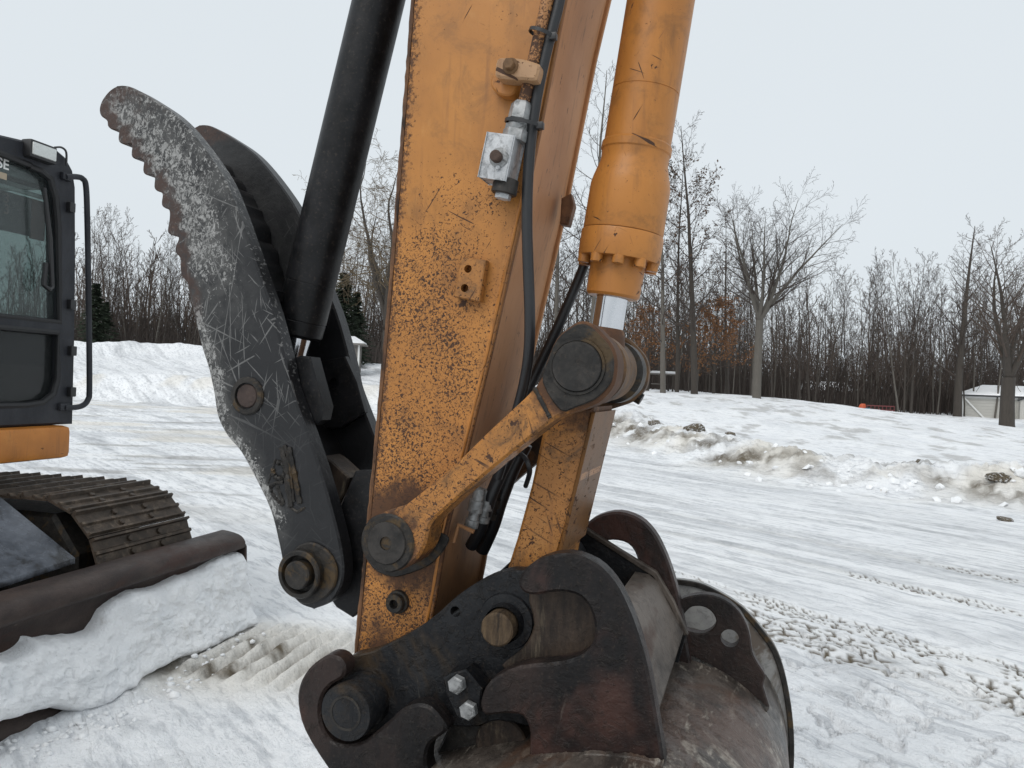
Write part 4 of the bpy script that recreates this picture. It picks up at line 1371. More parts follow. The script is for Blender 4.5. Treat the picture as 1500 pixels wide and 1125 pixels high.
# blade
BF = -2.70 - F0
prof = [(-.20, .42), (-.205, .50), (-.185, .537), (-.15, .548), (-.05, .532), (-.008, .503), (0.0, .475), (-.010, .452), (-.055, .432), (-.085, .35), (-.08, .22), (-.05, .10), (0.01, 0.0), (-.02, -.01), (-.10, .12), (-.125, .3), (-.14, .40)]
lfar, lnear = 4.05 - L0, 1.35 - L0
bm = bmesh.new()
prism(bm, catmull([(BF + a, b) for a, b in prof], 3), lnear, lfar, ch=.006)
blade = obj('blade', bm, M['blade'], EX, 'brown steel dozer blade with rounded top beam')
bm = bmesh.new()
prism(bm, [(BF - .20, .10), (BF - .02, .03), (BF + .02, .0), (BF - .005, .46), (BF - .05, .52), (BF - .19, .52)], lfar + .001, lfar + .02, ch=.003)
obj('end_plate', bm, M['blade'], blade)
# track: shoes run round an oval path
TZ, TR = .425, .385
FI, RI = -3.33 - F0, -6.3 - F0
tl0, tl1 = 3.16 - L0, 3.87 - L0
pitch = .158
bm = bmesh.new()
hw_ = (tl1 - tl0) / 2
pr = [(-.080, 0), (-.080, .034), (-.068, .036), (-.060, .014), (-.016, .012), (-.010, .026), (.004, .026), (.010, .012), (.054, .012), (.058, .028), (.068, .028), (.074, .010), (.079, .008), (.079, 0)]
prism(bm, pr, -hw_, hw_, ch=0.0)
shoe_me = bpy.data.meshes.new('track_shoe')
bmesh.ops.recalc_face_normals(bm, faces=bm.faces[:])
bm.to_mesh(shoe_me); bm.free()
shoe_me.materials.append(M['trackshoe'])
smooth(shoe_me, 30)
bm = bmesh.new()
cyl(bm, (0, 0, .010), (0, 0, .026), .017, 8, .003)
bolt_me = bpy.data.meshes.new('shoe_bolt')
bmesh.ops.recalc_face_normals(bm, faces=bm.faces[:])
bm.to_mesh(bolt_me); bm.free()
bolt_me.materials.append(M['trackshoe'])
bm = bmesh.new()
yc = (tl0 + tl1) / 2
prism(bm, [(RI, TZ - .30), (FI, TZ - .30), (FI + .16, TZ - .1), (FI + .16, TZ + .1), (FI, TZ + .30), (RI, TZ + .30)], tl0 + .10, tl1 - .10, ch=.02)
track = obj('track', bm, M['grease'], EX, 'muddy crawler track with triple bar shoes')
bm = bmesh.new()
lathe(bm, (FI, yc - .09, TZ), (0, 1, 0), [(0, .28), (.02, .33), (.07, .34), (.075, .355), (.105, .355), (.11, .34), (.16, .33), (.18, .28)], 40)
obj('idler_wheel', bm, M['grease'], track)
for k in range(3):
    bm = bmesh.new()
    xx = FI - .8 - k * .8
    lathe(bm, (xx, yc - .13, TZ - .28), (0, 1, 0), [(0, .09), (.26, .09)], 20)
    obj('roller', bm, M['grease'], track)
Ltop = FI - RI
per = 2 * Ltop + 2 * math.pi * TR
ns = int(per / pitch)
for k in range(ns):
    s = (k + .35) * per / ns
    if s < Ltop:
        t = s / Ltop
        x, z, a = RI + s, TZ + TR - .02 * math.sin(math.pi * t), 0.0
    elif s < Ltop + math.pi * TR:
        a = (s - Ltop) / TR
        x, z = FI + math.sin(a) * TR, TZ + math.cos(a) * TR
    elif s < 2 * Ltop + math.pi * TR:
        x, z, a = FI - (s - Ltop - math.pi * TR), TZ - TR, math.pi
    else:
        a = math.pi + (s - 2 * Ltop - math.pi * TR) / TR
        x, z = RI + math.sin(a) * TR, TZ + math.cos(a) * TR
    so = bpy.data.objects.new('track_shoe', shoe_me)
    COL.objects.link(so)
    so.parent = track
    so.location = (x, yc, z)
    so.rotation_euler = (0, a, 0)
    if 0 <= a < 2.2 and x > FI - 1.5:
        for sy in (-.11, .11):
            for sx in (-.038, .032):
                bo = bpy.data.objects.new('shoe_bolt', bolt_me)
                COL.objects.link(bo)
                bo.parent = track
                bo.location = (x + sx * math.cos(a), yc + sy, z - sx * math.sin(a))
                bo.rotation_euler = (0, a, 0)
# thin snow caught on the shoes
# push-arm guard plate
lg = 3.02
p1, p2 = ml(-40, 694, lg), ml(111, 817, lg)
bm = bmesh.new()
dn = Vector((0, 0, -.03))
w_ = Vector((-.02, -.42, -.03))
q = [p1, p2, p2 + w_, p1 + w_ * 1.6]
a_ = [bm.verts.new(v) for v in q]
b_ = [bm.verts.new(v + dn) for v in q]
bm.faces.new(a_); bm.faces.new(b_)
for i in range(4):
    j = (i + 1) % 4
    bm.faces.new((a_[i], a_[j], b_[j], b_[i]))
bmesh.ops.bevel(bm, geom=bm.edges[:], offset=.004, segments=1, affect='EDGES')
obj('guard_plate', bm, M['guard'], EX, 'wet blue-grey guard plate in front of the track')
bm = bmesh.new()
mid_ = (p2 + p2 + w_) / 2
lathe(bm, mid_ + Vector((-.5, .02, -.13)), (1, 0, -.12), [(0, .05), (.20, .05), (.201, .062), (.28, .062), (.281, .035), (.36, .035)], 20)
obj('blade_cylinder', bm, M['grease'], EX)
bm = bmesh.new()
box(bm, (p1.x - .6, p2.y - .42, .18), (BF - .14, p2.y - .30, .36), .02)
obj('push_arm', bm, M['grease'], EX)
bm = bmesh.new()
lathe(bm, (BF - .30, p2.y - .26, .40), (0, 1, 0), [(0, .055), (.01, .065), (.13, .065), (.14, .055)], 20)
obj('pivot', bm, M['grease'], EX)
# car body and turntable
bm = bmesh.new()
box(bm, (RI + .3, -1.2, .35), (FI - .25, tl0 - .06, .66), .04)
obj('undercarriage', bm, M['grease'], EX)
bm = bmesh.new()
lathe(bm, (-.75, -.45, .66), (0, 0, 1), [(0, .55), (.25, .55)], 40)
obj('turntable', bm, M['grease'], EX)
# orange deck below the cab
CF = -3.64 - F0
LR = 3.70 - L0
zb0 = mf(105, 670, -3.60).z
zb1 = mf(105, 623, -3.60).z
bm = bmesh.new()
dr = mf(107, 640, -3.58).y
box(bm, (CF - 2.6, -1.9, zb0), (CF + .05, dr, zb1), .035)
obj('deck', bm, M['orange_body'], EX, 'orange skirt under the cab')
# cab: front frame with two window openings
def fr(px, py):
    v = mf(px, py, -3.64)
    return Vector((v.y, v.z))
ltop = fr(0, 197)
rim_c = [fr(0, 197), fr(30, 204), fr(60, 211), fr(84, 219), fr(98, 231), fr(108, 250), fr(112, 275), fr(112.5, 380), fr(111, 500), fr(108, 621)]
llo = rim_c[-1].x - .98
cz0 = rim_c[-1].y
ctop = rim_c[3].y + .02
ctop = rim_c[0].y + .01
outer = [Vector((llo, cz0)), Vector((llo, ctop - .14)), Vector((llo + .04, ctop - .04)), Vector((llo + .14, ctop))] + rim_c
win = [fr(76, 262), fr(84, 290), fr(87.5, 330), fr(89, 472)]
hole1 = [Vector((llo + .09, win[-1].y)), Vector((llo + .09, win[0].y - .0)), Vector((llo + .16, win[0].y + .065)), Vector((rim_c[-1].x - .35, fr(40, 243).y + .012)), fr(45, 243), fr(62, 250)] + win
wl = [fr(86, 487), fr(86, 555), fr(80, 577), fr(64, 590), fr(40, 594)]
hole2 = [Vector((llo + .09, wl[0].y)), Vector((llo + .09, wl[-1].y))] + wl[::-1]
def prism_f(bm, pts, f0, f1, holes=(), ch=.004):
    b2 = bmesh.new()
    prism(b2, pts, f0, f1, holes, ch)
    mp = {}
    for v in b2.verts:
        mp[v] = bm.verts.new((v.co.y, v.co.x, v.co.z))
    for f in b2.faces:
        bm.faces.new([mp[v] for v in f.verts])
    b2.free()
bm = bmesh.new()
prism_f(bm, outer, CF - .10, CF, [hole1, hole2], .012)
cab = obj('cab', bm, M['cabpaint'], EX, 'dark grey operator cab with large front window')
cl0, cl1 = llo, rim_c[-1].x
def cabbox(name, lo, hi, mat, ch=.01, lab=None):
    bm = bmesh.new()
    box(bm, lo, hi, ch)
    return obj(name, bm, mat, cab, lab)
CB = CF - 1.55
cabbox('roof', (CB, cl0 + .02, ctop - .10), (CF - .05, cl1 - .05, ctop - .005), M['cabpaint'], .04)
cabbox('floor', (CB, cl0 + .02, cz0), (CF - .02, cl1 - .02, cz0 + .08), M['cabpaint'])
for y0, y1 in ((cl0, cl0 + .05), (cl1 - .055, cl1 - .005)):
    cabbox('side_panel', (CB, y0, cz0 + .02), (CF - .05, y1, cz0 + .55), M['cabpaint'])
    cabbox('pillar', (CB, y0, cz0 + .5), (CB + .10, y1, ctop - .06), M['cabpaint'])
    cabbox('pillar', (CF - .75, y0, cz0 + .5), (CF - .66, y1, ctop - .06), M['cabpaint'])
    cabbox('side_glass', (CB + .05, y0 + .02, cz0 + .5), (CF - .05, y0 + .028, ctop - .08), M['glass'], 0)
cabbox('rear_panel', (CB, cl0 + .03, cz0 + .02), (CB + .06, cl1 - .03, cz0 + .78), M['interior'])
cabbox('rear_header', (CB, cl0 + .03, ctop - .3), (CB + .06, cl1 - .03, ctop - .05), M['interior'])
cabbox('rear_glass', (CB + .02, cl0 + .04, cz0 + .7), (CB + .028, cl1 - .04, ctop - .2), M['glass'], 0)
cabbox('headliner', (CB + .1, cl0 + .06, ctop - .17), (CF - .12, cl1 - .06, ctop - .11), M['interior'])
SF = -3.76
zs0, zs1, zs2 = mf(40, 345, SF).z, mf(40, 289, SF).z, mf(40, 272, SF).z
cabbox('blind', (SF - F0 - .012, cl0 + .06, zs0), (SF - F0, mf(46, 310, SF).y, zs1), M['blind'], 0, 'grey blind behind the windscreen')
cabbox('blind', (SF - F0 - .012, mf(46, 310, SF).y + .002, zs0 - .01), (SF - F0, mf(67, 310, SF).y, zs1), M['shade'], 0, 'red-brown end of the blind')
cabbox('header_panel', (SF - F0 - .05, cl0 + .06, zs2 + .01), (SF - F0 - .02, cl1 - .10, ctop - .12), M['blind'], 0)
bm = bmesh.new()
cyl(bm, (SF - F0 + .005, cl0 + .06, zs1 + .022), (SF - F0 + .005, mf(69, 300, SF).y, zs1 + .022), .013, 12)
obj('shade_rail', bm, M['white'], cab)
cabbox('seat', (CF - 1.05, (cl0 + cl1) / 2 - .24, cz0 + .42), (CF - .55, (cl0 + cl1) / 2 + .24, cz0 + .56), M['seat'], .05)
cabbox('seat_back', (CF - 1.12, (cl0 + cl1) / 2 - .23, cz0 + .50), (CF - 1.0, (cl0 + cl1) / 2 + .23, cz0 + 1.1), M['seat'], .05)
cabbox('console', (CF - 1.0, cl1 - .30, cz0 + .1), (CF - .45, cl1 - .10, cz0 + .62), M['seat'], .04)
bm = bmesh.new()
lathe(bm, (CF - .52, cl1 - .2, cz0 + .6), (.2, 0, 1), [(0, .05), (.03, .04), (.06, .015), (.14, .015), (.15, .028), (.25, .03), (.27, .02)], 14)
obj('joystick', bm, M['plastic'], cab)
for yy in (.40, .52):
    bm = bmesh.new()
    tube(bm, [Vector((CF - .2, cl0 + yy, cz0 + .08)), Vector((CF - .25, cl0 + yy, cz0 + .4)), Vector((CF - .33, cl0 + yy + .01, cz0 + .62))], .011, 8)
    obj('travel_lever', bm, M['plastic'], cab)
# panes and gaskets
bm = bmesh.new()
prism_f(bm, hole1, CF - .05, CF - .044, ch=0)
obj('windscreen', bm, M['glass'], cab, 'large dirty front windscreen')
bm = bmesh.new()
prism_f(bm, hole2, CF - .05, CF - .044, ch=0)
obj('lower_pane', bm, M['glass_low'], cab, 'dark lower front window')
for hl_ in (hole1, hole2):
    bm = bmesh.new()
    P_ = [Vector((CF - .012, p.x, p.y)) for p in hl_]
    tube(bm, P_ + [P_[0], P_[1]], .019, 8)
    obj('window_gasket', bm, M['gasket'], cab)
# lettering on the windscreen
def lettering(txt, size, right_l, z, f, mat, parent, name):
    cu_ = bpy.data.curves.new(name, 'FONT')
    cu_.body = txt
    cu_.size = size
    cu_.extrude = .0008
    cu_.offset = size * .018
    cu_.align_x = 'RIGHT'
    to = bpy.data.objects.new(name, cu_)
    COL.objects.link(to)
    dg = bpy.context.evaluated_depsgraph_get()
    me = bpy.data.meshes.new_from_object(to.evaluated_get(dg))
    bpy.data.objects.remove(to)
    for v in me.vertices:
        x, y, zz = v.co
        v.co = (f + zz, right_l + x, z + y)
    me.materials.clear()
    me.materials.append(mat)
    o = bpy.data.objects.new(name, me)
    COL.objects.link(o)
    o.parent = parent
    return o
pt = fr(22, 249)
lettering('CASE', .074, pt.x, pt.y, CF - .041, M['white'], cab, 'windscreen_lettering')
pt = fr(19, 262)
bm = bmesh.new()
box(bm, (CF - .043, pt.x - .34, pt.y - .006), (CF - .041, pt.x, pt.y + .028))
obj('windscreen_strip', bm, M['tandecal'], cab)
pt = fr(14, 300)
M['pinkmark'] = mat_simple('pale_mark', (0.36, 0.24, 0.235), 0.7)
for yy in (298, 314):
    q_ = mf(13, yy, SF)
    lettering('3', .072, q_.y, q_.z, SF - F0 + .003, M['pinkmark'], cab, 'blind_number')
# wiper
bm = bmesh.new()
v0_, v1_ = mf(65, 275, -3.62), mf(76, 420, -3.62)
tube(bm, [v0_, v0_.lerp(v1_, .5) + Vector((.012, 0, 0)), v1_], [.009, .013, .014], 8)
w2 = mf(64, 418, -3.62)
tube(bm, [v1_, (v1_ + w2) / 2 + Vector((.012, 0, -.02)), w2, mf(67, 385, -3.62)], .014, 8)
obj('wiper', bm, M['plastic'], cab)
# work lamp
a_, b_ = mf(43, 204, -3.60), mf(81, 235, -3.60)
a_.z, b_.z = mf(60, 208, -3.59).z, mf(60, 234, -3.59).z
bm = bmesh.new()
box(bm, (CF - .02, a_.y, b_.z), (CF + .050, b_.y + .005, a_.z + .003), .014)
lamp = obj('work_lamp', bm, M['plastic'], cab)
bm = bmesh.new()
box(bm, (CF + .040, a_.y + .012, b_.z + .016), (CF + .058, b_.y - .008, a_.z - .012), .006)
obj('lens', bm, M['lens'], lamp)
bm = bmesh.new()
tube(bm, catmull([mf(80, 216, -3.62), mf(90, 216, -3.62), mf(97, 223, -3.62), mf(97, 242, -3.62)], 4, False), .006, 6)
obj('lamp_cable', bm, M['plastic'], lamp)
# grab rail
hr_ = [mf(96, 259, -3.62), mf(112, 259, -3.62), mf(121, 262, -3.62), mf(126, 274, -3.62), mf(128, 330, -3.62), mf(130, 450, -3.62), mf(131, 565, -3.62), mf(129, 585, -3.62), mf(121, 594, -3.62), mf(108, 597, -3.62), mf(94, 597, -3.62)]
bm = bmesh.new()
tube(bm, catmull(hr_, 5, False), .0165, 12)
obj('grab_rail', bm, M['cabpaint'], cab)
for (x, y) in ((97, 259), (93, 596)):
    v = mf(x, y, -3.63)
    bm = bmesh.new()
    box(bm, (v.x - .012, v.y - .035, v.z - .022), (v.x + .016, v.y + .035, v.z + .022), .01)
    obj('rail_bracket', bm, M['cabpaint'], cab)
for (x, y) in ((103, 304), (104, 446), (105, 514), (104, 574)):
    v = mf(x, y, -3.63)
    bm = bmesh.new()
    box(bm, (v.x - .012, v.y - .02, v.z - .028), (v.x + .02, v.y + .02, v.z + .028), .006)
    obj('hinge', bm, M['plastic'], cab)

# ------------------------------------------------------------------ snow packed against the blade
top_px = [(366, 811), (350, 813), (330, 818), (305, 835), (285, 843), (262, 853), (240, 861), (205, 868), (185, 880), (168, 895), (160, 912), (150, 926), (128, 930), (100, 938), (60, 938), (20, 945), (-60, 985), (-200, 1040)]
bot_px = [(372, 918), (340, 935), (300, 955), (260, 968), (220, 992), (180, 1018), (150, 1038), (120, 1046), (90, 1040), (50, 1052), (10, 1062), (-60, 1100), (-200, 1180)]
tp = sorted([(mf(x, y, -2.68).y, mf(x, y, -2.68).z) for x, y in top_px])
bp = sorted([(mf(x, y, -2.62).y, mf(x, y, -2.62).z) for x, y in bot_px])
nl_, nz_ = 260, 110
ly = np.linspace(tp[0][0], lfar + .012, nl_)
zt = np.interp(ly, [a for a, b in tp], [b for a, b in tp])
zb_ = np.minimum(np.interp(ly, [a for a, b in bp], [b for a, b in bp]), zt - .1)
YY, TTz = np.meshgrid(ly, np.linspace(0, 1, nz_))
zt_w = zt + .035 * (fbm(ly * 7, ly * 0, 4, 201) - .5)
ZZ = zb_ + TTz * (zt_w - zb_)
bfz = [b for a, b in prof[6:13]][::-1]
bff = [a for a, b in prof[6:13]][::-1]
bf_ = np.interp(ZZ, bfz, bff)
bell = np.sqrt(np.clip(1 - (2 * TTz - 1) ** 6, 0, 1)) 
bell = bell * np.sqrt(np.clip((lfar + .012 - YY) / .02, 0, 1))
th_ = bell * (.105 + .08 * (fbm(YY * 4, ZZ * 4, 4, 203) - .5) + .06 * (fbm(YY * 11, ZZ * 11, 6, 205, .62) - .5) - .007 * (1 - sstep(np.abs(fbm(YY * 5, ZZ * 6, 4, 207) - .5), 0, .045)) + .05 * (1 - TTz)) - .012
# bare oval window in the pack near the left edge of view
cw = mf(57, 950, -2.6)
ov = np.hypot((YY - cw.y) / .085, (ZZ - cw.z) / .042)
th_ = np.where(ov < 1.35, np.minimum(th_, -.012 + .10 * sstep(ov, .85, 1.35)), th_)
XX = BF + bf_ + th_
XX = np.maximum(XX, BF + bf_ - .012)
vs2 = np.stack([XX.ravel(), YY.ravel(), ZZ.ravel()], 1)
ii, jj = np.meshgrid(np.arange(nz_ - 1), np.arange(nl_ - 1), indexing='ij')
fc2 = np.stack([ii * nl_ + jj, ii * nl_ + jj + 1, (ii + 1) * nl_ + jj + 1, (ii + 1) * nl_ + jj], -1).reshape(-1, 4)
pm = quick_mesh('snow_pack', vs2, fc2, 4)
pm.materials.append(M['clean_snow'])
pk = bpy.data.objects.new('snow_pack', pm)
COL.objects.link(pk)
pk.location = FV * F0 + LV * L0
pk.rotation_euler = (0, 0, -MA)
tag(pk, 'thick white snow packed against the brown dozer blade', 'snow')
# ------------------------------------------------------------------ trees
M['bark'] = mat_bark('grey_brown_bark', (0.030, 0.025, 0.021), (0.085, 0.072, 0.060))
M['bark_pale'] = mat_bark('pale_grey_bark', (0.075, 0.068, 0.058), (0.16, 0.145, 0.125))
M['twig'] = mat_bark('dark_twigs', (0.040, 0.031, 0.027), (0.075, 0.058, 0.048))
M['twig_warm'] = mat_bark('warm_brown_twigs', (0.060, 0.044, 0.036), (0.11, 0.082, 0.064))
M['twig_yellow'] = mat_bark('yellowish_twigs', (0.10, 0.075, 0.045), (0.17, 0.125, 0.075))
M['needles'] = mat_bark('dark_green_needles', (0.012, 0.022, 0.012), (0.030, 0.045, 0.022))
M['leaf'] = mat_simple('dry_orange_brown_leaves', (0.20, 0.095, 0.04), 0.8, 0, 0.45, 3)
M['leaf_dark'] = mat_simple('dry_dark_brown_leaves', (0.085, 0.050, 0.030), 0.85, 0, 0.35, 3)
class TB:
    def __init__(s):
        s.v, s.f, s.n = [], [], 0
    def branch(s, pts, rad, sides):
        P = np.array(pts)
        k = len(P)
        t = np.gradient(P, axis=0)
        t /= np.linalg.norm(t, axis=1, keepdims=True) + 1e-9
        h = np.array([0.31, 0.77, 0.2]) if abs(t[0][2]) > .8 else np.array([0., 0., 1.])
        u = np.cross(t, h)
        u /= np.linalg.norm(u, axis=1, keepdims=True) + 1e-9
        w = np.cross(t, u)
        a = np.arange(sides) * 2 * np.pi / sides
        R = np.array(rad)[:, None, None]
        V = P[:, None, :] + R * (np.cos(a)[None, :, None] * u[:, None, :] + np.sin(a)[None, :, None] * w[:, None, :])
        s.v.append(V.reshape(-1, 3))
        i, j = np.meshgrid(np.arange(k - 1), np.arange(sides), indexing='ij')
        j2 = (j + 1) % sides
        F = np.stack([i * sides + j, i * sides + j2, (i + 1) * sides + j2, (i + 1) * sides + j], -1).reshape(-1, 4) + s.n
        s.f.append(F)
        s.n += k * sides
    def quads(s, Q):
        Q = np.array(Q)
        m = len(Q)
        s.v.append(Q.reshape(-1, 3))
        s.f.append(np.arange(m * 4).reshape(-1, 4) + s.n)
        s.n += m * 4
    def arrays(s):
        return np.concatenate(s.v), np.concatenate(s.f)
    def mesh(s, name, mat):
        V, F = s.arrays()
        me = quick_mesh(name, V, F, 4)
        me.materials.append(mat)
        return me
def rvec(r):
    return Vector((r.gauss(0, 1), r.gauss(0, 1), r.gauss(0, 1)))
def grow(tbs, tips, r, p, d, L, rad, lvl, S):
    n = S['steps'][lvl]
    pts, rads = [p.copy()], [rad]
    dirs = [d.copy()]
    for i in range(n):
        d = (d + rvec(r) * S['wob'][lvl] + Vector((0, 0, 1)) * S['up'][lvl]).normalized()
        p = p + d * (L / n)
        pts.append(p.copy())
        dirs.append(d.copy())
        rads.append(max(S['rmin'], rad * (1 - S['taper'][lvl] * (i + 1) / n)))
    tbs[0 if lvl == 0 else 1].branch([tuple(q) for q in pts], rads, S['sides'][lvl])
    if lvl >= S['max']:
        tips.append((p, d))
        return
    kids = S['kids'][lvl]
    for k in range(kids):
        t = S['start'][lvl] + (1 - S['start'][lvl]) * (k + r.random()) / kids
        t = min(t, .985)
        x = t * n
        i = min(int(x), n - 1)
        q = pts[i].lerp(pts[i + 1], x - i)
        rr = rads[i] + (rads[i + 1] - rads[i]) * (x - i)
        dd = dirs[i + 1]
        az = k * 2.399 + r.uniform(-.5, .5)
        _, u, w = frame_of(dd)
        side = u * math.cos(az) + w * math.sin(az)
        an = math.radians(S['ang'][lvl] * r.uniform(.75, 1.2))
        cd = (dd * math.cos(an) + side * math.sin(an)).normalized()
        shape = S['shape'](t) if lvl == 0 else (1 - .55 * t)
        grow(tbs, tips, r, q, cd, L * S['lr'][lvl] * shape * r.uniform(.75, 1.15), min(rr * S['rr'][lvl], rr * .9), lvl + 1, S)
def tree_meshes(seed, H, r0, S, trunk_mat, twig_mat, leaves=None, name='tree', fork=None):
    r = random.Random(seed)
    tb = (TB(), TB())
    tips = []
    if fork:
        hf, nf = fork
        tb[0].branch([(0, 0, -.3), (0.02, 0, .05), (.03, .01, hf * .5), (.02, 0, hf)], [r0 * 1.25, r0 * 1.05, r0 * .95, r0 * .9], 8)
        for k in range(nf):
            a = 2 * math.pi * (k + r.uniform(-.2, .2)) / nf + .4
            tilt = r.uniform(.18, .80)
            grow(tb, tips, r, Vector((0.02, 0, hf - .05)), Vector((math.cos(a) * tilt, math.sin(a) * tilt, 1)).normalized(), (H - hf) * r.uniform(.85, 1.05), r0 * .52, 0, S)
    else:
        grow(tb, tips, r, Vector((0, 0, -.3)), Vector((r.uniform(-.03, .03), r.uniform(-.03, .03), 1)).normalized(), H + .3, r0, 0, S)
    out = [tb[0].mesh(name + '_trunk', trunk_mat), tb[1].mesh(name + '_crown', twig_mat)]
    if leaves:
        frac, size, zlo, zhi, lm = leaves
        Q = []
        for (p, d) in tips:
            if zlo <= p.z <= zhi and r.random() < frac:
                for _ in range(r.randint(2, 5)):
                    c = p + rvec(r) * .10 - d * r.uniform(0, .3)
                    a, b = rvec(r).normalized() * size * r.uniform(.6, 1.2), rvec(r).normalized() * size * r.uniform(.4, .8)
                    Q.append([tuple(c - a), tuple(c + b), tuple(c + a), tuple(c - b)])
        if Q:
            lt = TB()
            lt.quads(Q)
            out.append(lt.mesh(name + '_leaves', lm))
    return out
S_TALL = dict(steps=[14, 6, 4, 3, 2], wob=[.018, .10, .16, .2, .2], up=[.02, .09, .05, .03, .02], taper=[.93, .85, .8, .7, .5], sides=[8, 5, 4, 3, 3], kids=[30, 8, 5, 3, 0], start=[.22, .2, .2, .2, 0], ang=[58, 42, 42, 40, 0], lr=[.30, .42, .45, .55, 0], rr=[.30, .5, .55, .6, 0], max=3, rmin=.0055, shape=lambda t: 1.15 - .85 * t)
S_VASE = dict(S_TALL, kids=[15, 8, 4, 3, 0], start=[.12, .15, .15, .2, 0], ang=[40, 38, 40, 40, 0], lr=[.50, .48, .48, .5, 0], wob=[.05, .10, .14, .2, .2], up=[.012, .05, .04, .02, 0], rr=[.42, .5, .55, .6, 0], shape=lambda t: 1.05 - .55 * t)
S_SLIM = dict(S_TALL, wob=[.032, .12, .18, .2, .2], kids=[26, 7, 4, 0, 0], start=[.16, .25, .2, .2, 0], ang=[36, 36, 38, 40, 0], lr=[.26, .42, .5, .5, 0], steps=[9, 4, 3, 2, 2], sides=[6, 4, 3, 3, 3], up=[.02, .13, .06, .03, 0], rmin=.007, shape=lambda t: 1.1 - .7 * t)
S_WIL = dict(S_TALL, kids=[16, 8, 6, 0, 0], start=[.2, .15, .15, .2, 0], ang=[62, 45, 45, 40, 0], lr=[.50, .5, .5, .5, 0], wob=[.12, .22, .25, .25, .2], up=[.03, .0, -.08, -.1, 0], rmin=.007, shape=lambda t: 1.15 - .6 * t)
def place_tree(name, meshes, px, depth, rz, label, group=None, scale=1.0, lean=0.0, z=None):
    p = at(px, 562, depth)
    gzv = gz(p.x, p.y) if z is None else z
    o = empty(name, (p.x, p.y, gzv), rz)
    o.scale = (scale, scale, scale)
    o.rotation_euler = (0, lean, rz)
    tag(o, label, 'tree', group)
    for nm, me in zip(('trunk', 'crown', 'dry_leaves'), meshes):
        c = bpy.data.objects.new(nm, me)
        COL.objects.link(c)
        c.parent = o
    return o
place_tree('oak_tree', tree_meshes(3, 13.6, .19, S_TALL, M['bark'], M['twig'], (.42, .07, 4.0, 12.0, M['leaf_dark']), 'oak'), 1018, 36, .3, 'tallest bare tree right of the orange cylinder, with sparse dark leaves', scale=.93)
place_tree('maple_tree', tree_meshes(11, 11.6, .25, S_VASE, M['bark_pale'], M['twig'], None, 'maple', (4.5, 7)), 1109, 34, 1.2, 'broad bare tree forking low into spreading limbs on the snowy field', scale=.77)
place_tree('slim_tree', tree_meshes(8, 10.8, .14, S_TALL, M['bark_pale'], M['twig'], (.10, .07, 5, 11, M['leaf_dark']), 'slimtree'), 972, 35, 2.0, 'slim pale-stemmed tree just right of the link pin')
S_YOUNG = dict(S_TALL, kids=[24, 8, 5, 0, 0], start=[.18, .2, .2, .2, 0], ang=[72, 45, 45, 40, 0], lr=[.42, .42, .45, .5, 0])
yo = tree_meshes(21, 5.2, .09, S_YOUNG, M['bark'], M['twig_warm'], (1.0, .075, 1.0, 4.8, M['leaf']), 'youngoak')
place_tree('young_oak', yo, 1046, 38.5, .2, 'young tree with dry orange leaves between the two tall trees')
place_tree('young_oak', yo, 948, 39.5, 1.7, 'young tree with dry orange leaves close beside the link pin', scale=.92)
edge = tree_meshes(31, 7.4, .26, S_VASE, M['bark'], M['twig_warm'], None, 'edge', (1.9, 4))
place_tree('lawn_tree', edge, 1478, 30, 2.2, 'low-forking tree in front of the white garage', z=None)
place_tree('garage_tree', tree_meshes(33, 11.4, .26, S_TALL, M['bark'], M['twig'], None, 'garage'), 1404, 46, .8, 'tall bare tree at the left corner of the white garage')
place_tree('willow_tree', tree_meshes(41, 11.0, .30, S_WIL, M['bark'], M['twig_yellow'], None, 'willow', (2.4, 5)), 566, 37, .5, 'twisted yellowish bare tree between thumb cylinder and stick')
place_tree('bare_tree', tree_meshes(43, 15.5, .2, S_TALL, M['bark_pale'], M['twig'], None, 'barea'), 868, 38, .9, 'tall bare tree between the stick and the orange cylinder')
place_tree('bare_tree', tree_meshes(44, 13.0, .17, S_TALL, M['bark_pale'], M['twig'], None, 'bareb'), 812, 40, 2.9, 'bare tree hard against the right edge of the stick')
place_tree('bare_tree', tree_meshes(45, 11.5, .12, S_TALL, M['bark'], M['twig'], (.25, .07, 4, 11, M['leaf_dark']), 'barec'), 992, 37.5, 1.4, 'bare tree between the pale slim tree and the tallest one')
place_tree('bare_tree', tree_meshes(46, 9.5, .11, S_TALL, M['bark'], M['twig_warm'], None, 'bared'), 1066, 40.5, 4.0, 'thin bare tree just left of the broad forked tree')
# wood edge: many slender trees
slim = [tree_meshes(100 + i, 10.0, .066, S_SLIM, M['bark_pale'] if i % 3 == 0 else M['bark'], M['twig_warm'] if i % 2 else M['twig'], None, 'slender') for i in range(8)]
rt_ = random.Random(77)
def wood(pxs, d0, d1, h0, h1, label, group):
    for px in pxs:
        place_tree('slender_tree', slim[rt_.randrange(8)], px + rt_.uniform(-5, 5), rt_.uniform(d0, d1), rt_.uniform(0, 6.28), label, group, h0 + (h1 - h0) * (rt_.random() ** .8) * 1.08 - rt_.choice((0, 0, 0, .22)), rt_.gauss(0, .035))
wood([122 + 7.5 * k for k in range(28)], 49, 56, .72, 1.02, 'slender bare tree in the wood behind the left snow bank', 'slender trees left of the thumb')
wood([470 + 12 * k for k in range(11)], 49, 57, .85, 1.15, 'slender bare tree in the wood behind the small hut', 'slender trees behind the hut')
wood([795 + 9 * k for k in range(13)], 47, 56, .85, 1.2, 'slender bare tree in the wood behind the orange cylinder', 'slender trees behind the cylinder')
wood([920 + 6.4 * k for k in range(48)], 44, 54, .66, .90, 'slender bare tree in the wood behind the snowy field', 'slender trees behind the field')
